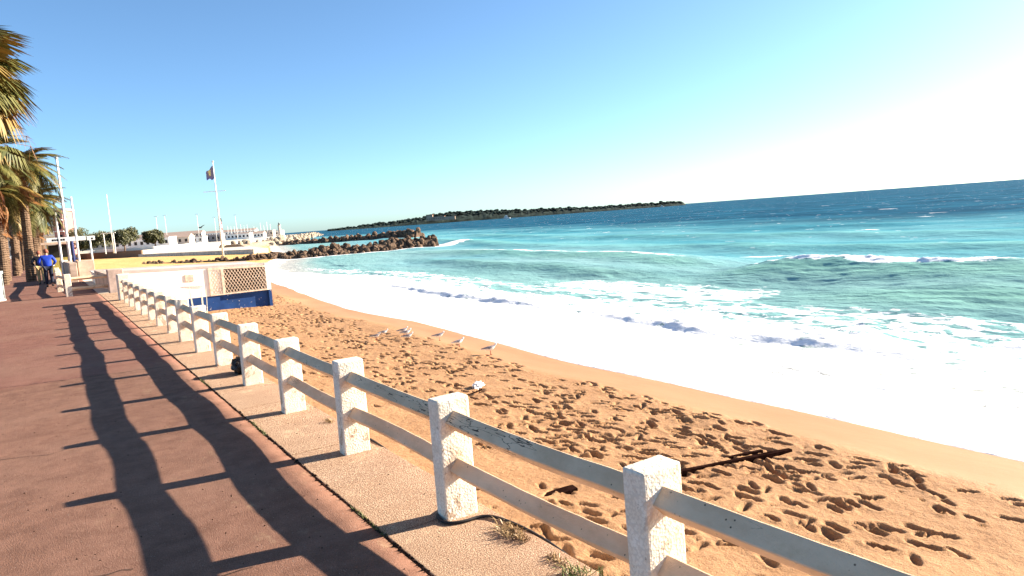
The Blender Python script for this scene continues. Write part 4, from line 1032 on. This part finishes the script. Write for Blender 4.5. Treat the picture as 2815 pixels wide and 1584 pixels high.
# flat dark strips that paint the shadow of a post absent from the scene
def shadow_streak(p0, p1, w, label):
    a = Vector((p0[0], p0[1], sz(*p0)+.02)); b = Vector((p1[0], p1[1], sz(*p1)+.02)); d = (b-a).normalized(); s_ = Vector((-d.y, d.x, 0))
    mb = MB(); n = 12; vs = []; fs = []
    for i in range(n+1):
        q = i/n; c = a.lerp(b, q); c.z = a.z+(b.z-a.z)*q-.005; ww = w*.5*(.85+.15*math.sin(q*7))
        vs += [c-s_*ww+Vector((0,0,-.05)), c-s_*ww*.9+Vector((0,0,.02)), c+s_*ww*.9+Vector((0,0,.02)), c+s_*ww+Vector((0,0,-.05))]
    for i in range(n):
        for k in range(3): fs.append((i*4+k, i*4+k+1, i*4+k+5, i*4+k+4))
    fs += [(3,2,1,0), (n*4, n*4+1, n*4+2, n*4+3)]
    mb.add(vs, fs); return tag(mb.build('shadow_strip', WOODSHADOW), label, 'shadow_streak')
shadow_streak((8.3, 6.06), (6.4, 6.38), .09, 'longer dark strip standing in for a cast shadow right of the nearest whole post')
shadow_streak((8.0, 6.30), (6.5, 6.62), .06, 'narrow dark shadow strip beside the longer one on the sand')
shadow_streak((5.05, 6.75), (4.45, 6.85), .17, 'short dark shadow strip on the sand seen between the two nearest posts')

# weeds and dead grass
def tuft(x, y, z, n, r_, h, mat, name, label):
    mb = MB()
    for i in range(n):
        a = random.random()*6.28; q = r_*random.random()**.6; b = Vector((x+math.cos(a)*q*.55, y+math.sin(a)*q*1.3, z))
        e = b+Vector((random.gauss(0, h*.7), random.gauss(0, h*.7), h*random.uniform(.2, 1))); md = b.lerp(e, .5)+Vector((0,0,h*.25)); s_ = Vector((random.gauss(0,1), random.gauss(0,1), 0)).normalized()*.0028
        mb.add([b-s_, b+s_, md+s_, md-s_, e], [(0,1,2,3),(3,2,4)])
    return tag(mb.build(name, mat), label, 'weeds')
tuft(1.86, 3.05, 0, 160, .10, .05, DRYW, 'weed_tuft', 'dry brown weed tuft on the slab just in front of the peeling post')
tuft(1.86, 2.66, 0, 60, .07, .03, DRYW, 'weed_tuft', 'small dry weed patch at the slab edge between the two nearest posts')
tuft(1.84, 2.36, 0, 260, .17, .05, GRNW, 'weed_tuft', 'largest greenish weed patch at the bottom edge of the kerb')
tuft(1.72, 2.42, 0, 60, .09, .02, GRNW, 'weed_tuft', 'faint green moss patch in the middle of the slab')
tuft(1.86, 5.95, 0, 40, .05, .04, DRYW, 'weed_tuft', 'tiny dry tuft by the fourth post')
mb = MB()
for i in range(900):                                   # dirt crumbs and moss along the asphalt joint
    y = 1.2+12*random.random()**1.5; x = 1.328+random.gauss(0, .008); s_ = random.uniform(.003, .011)
    mb.add([(x-s_, y, -.002), (x+s_, y-s_, -.002), (x+s_*.6, y+s_, .0), (x, y, s_*1.1)], [(0,1,3),(1,2,3),(2,0,3),(0,2,1)])
tag(mb.build('joint_crumbs', SOIL), 'dirt crumbs scattered along the joint between asphalt and kerb', 'dirt', kind='stuff')
mb = MB()
for i in range(1500):
    y = 1.2+9*random.random()**1.6; x = 1.334+random.gauss(0, .008); h = random.uniform(.008, .03); a = random.random()*6.28
    dx, dy = math.cos(a)*.003, math.sin(a)*.003
    if math.sin(y*2.3)+math.sin(y*5.1+1) < .9: continue
    mb.add([(x-dx, y-dy, -.01), (x+dx, y+dy, -.01), (x+random.gauss(0, h*.6), y+random.gauss(0, h*.6), h)], [(0,1,2)])
tag(mb.build('joint_moss', GRNW), 'short moss and grass growing in the joint beside the kerb', 'moss', kind='stuff')
mb = MB()
for i in range(1400):                                  # dead leaves and seaweed litter beyond the kerb edge
    y = 3.7+3.2*random.random() if i < 900 else 2+9*random.random(); x = 2.02+abs(random.gauss(0, .10)); z = sz(x, y)+.004; s_ = random.uniform(.006, .022); a = random.random()*6.28
    c, s2_ = math.cos(a)*s_, math.sin(a)*s_
    mb.add([(x-c, y-s2_, z), (x+s2_*.4, y-c*.4, z+s_*.4), (x+c, y+s2_, z+s_*.2), (x-s2_*.4, y+c*.4, z+s_*.7)], [(0,1,2,3)])
tag(mb.build('leaf_litter', DRYW), 'brown leaf litter on the sand just beyond the kerb edge', 'leaf litter', kind='stuff')
mb = MB()
for i in range(700):                                   # grit on the pavement
    y = 1.5+9*random.random(); x = random.uniform(-2.5, 1.9); s_ = random.uniform(.0015, .005); z = (.020*float(fbm(np.array(x*.55), np.array(y*.64), 12, 3))*float(sst(1.25, .6, x)) if x < 1.29 else 0)+.001
    mb.add([(x-s_, y, z), (x+s_, y-s_, z), (x+s_*.6, y+s_, z), (x, y, z+s_*1.3)], [(0,1,3),(1,2,3),(2,0,3)])
tag(mb.build('grit', SOIL), 'dark grit scattered over the pavement', 'grit', kind='stuff')
# reed leaves against the hut base
mb = MB()
for i in range(5):
    x = 1.98+random.gauss(0, .05); y = 12.6+random.gauss(0, .15); e = (x+random.gauss(0, .12), y+random.gauss(0, .1), .85+random.random()*.15)
    mb.tube([(x, y, -1.4), ((x+e[0])/2, (y+e[1])/2, 0), e], [.012, .010, .003], 4)
tag(mb.build('reed_stems', plain('pale_reed', (.55, .50, .38), .8)), 'few pale reed stems standing up behind the fence before the blue wall', 'reeds')
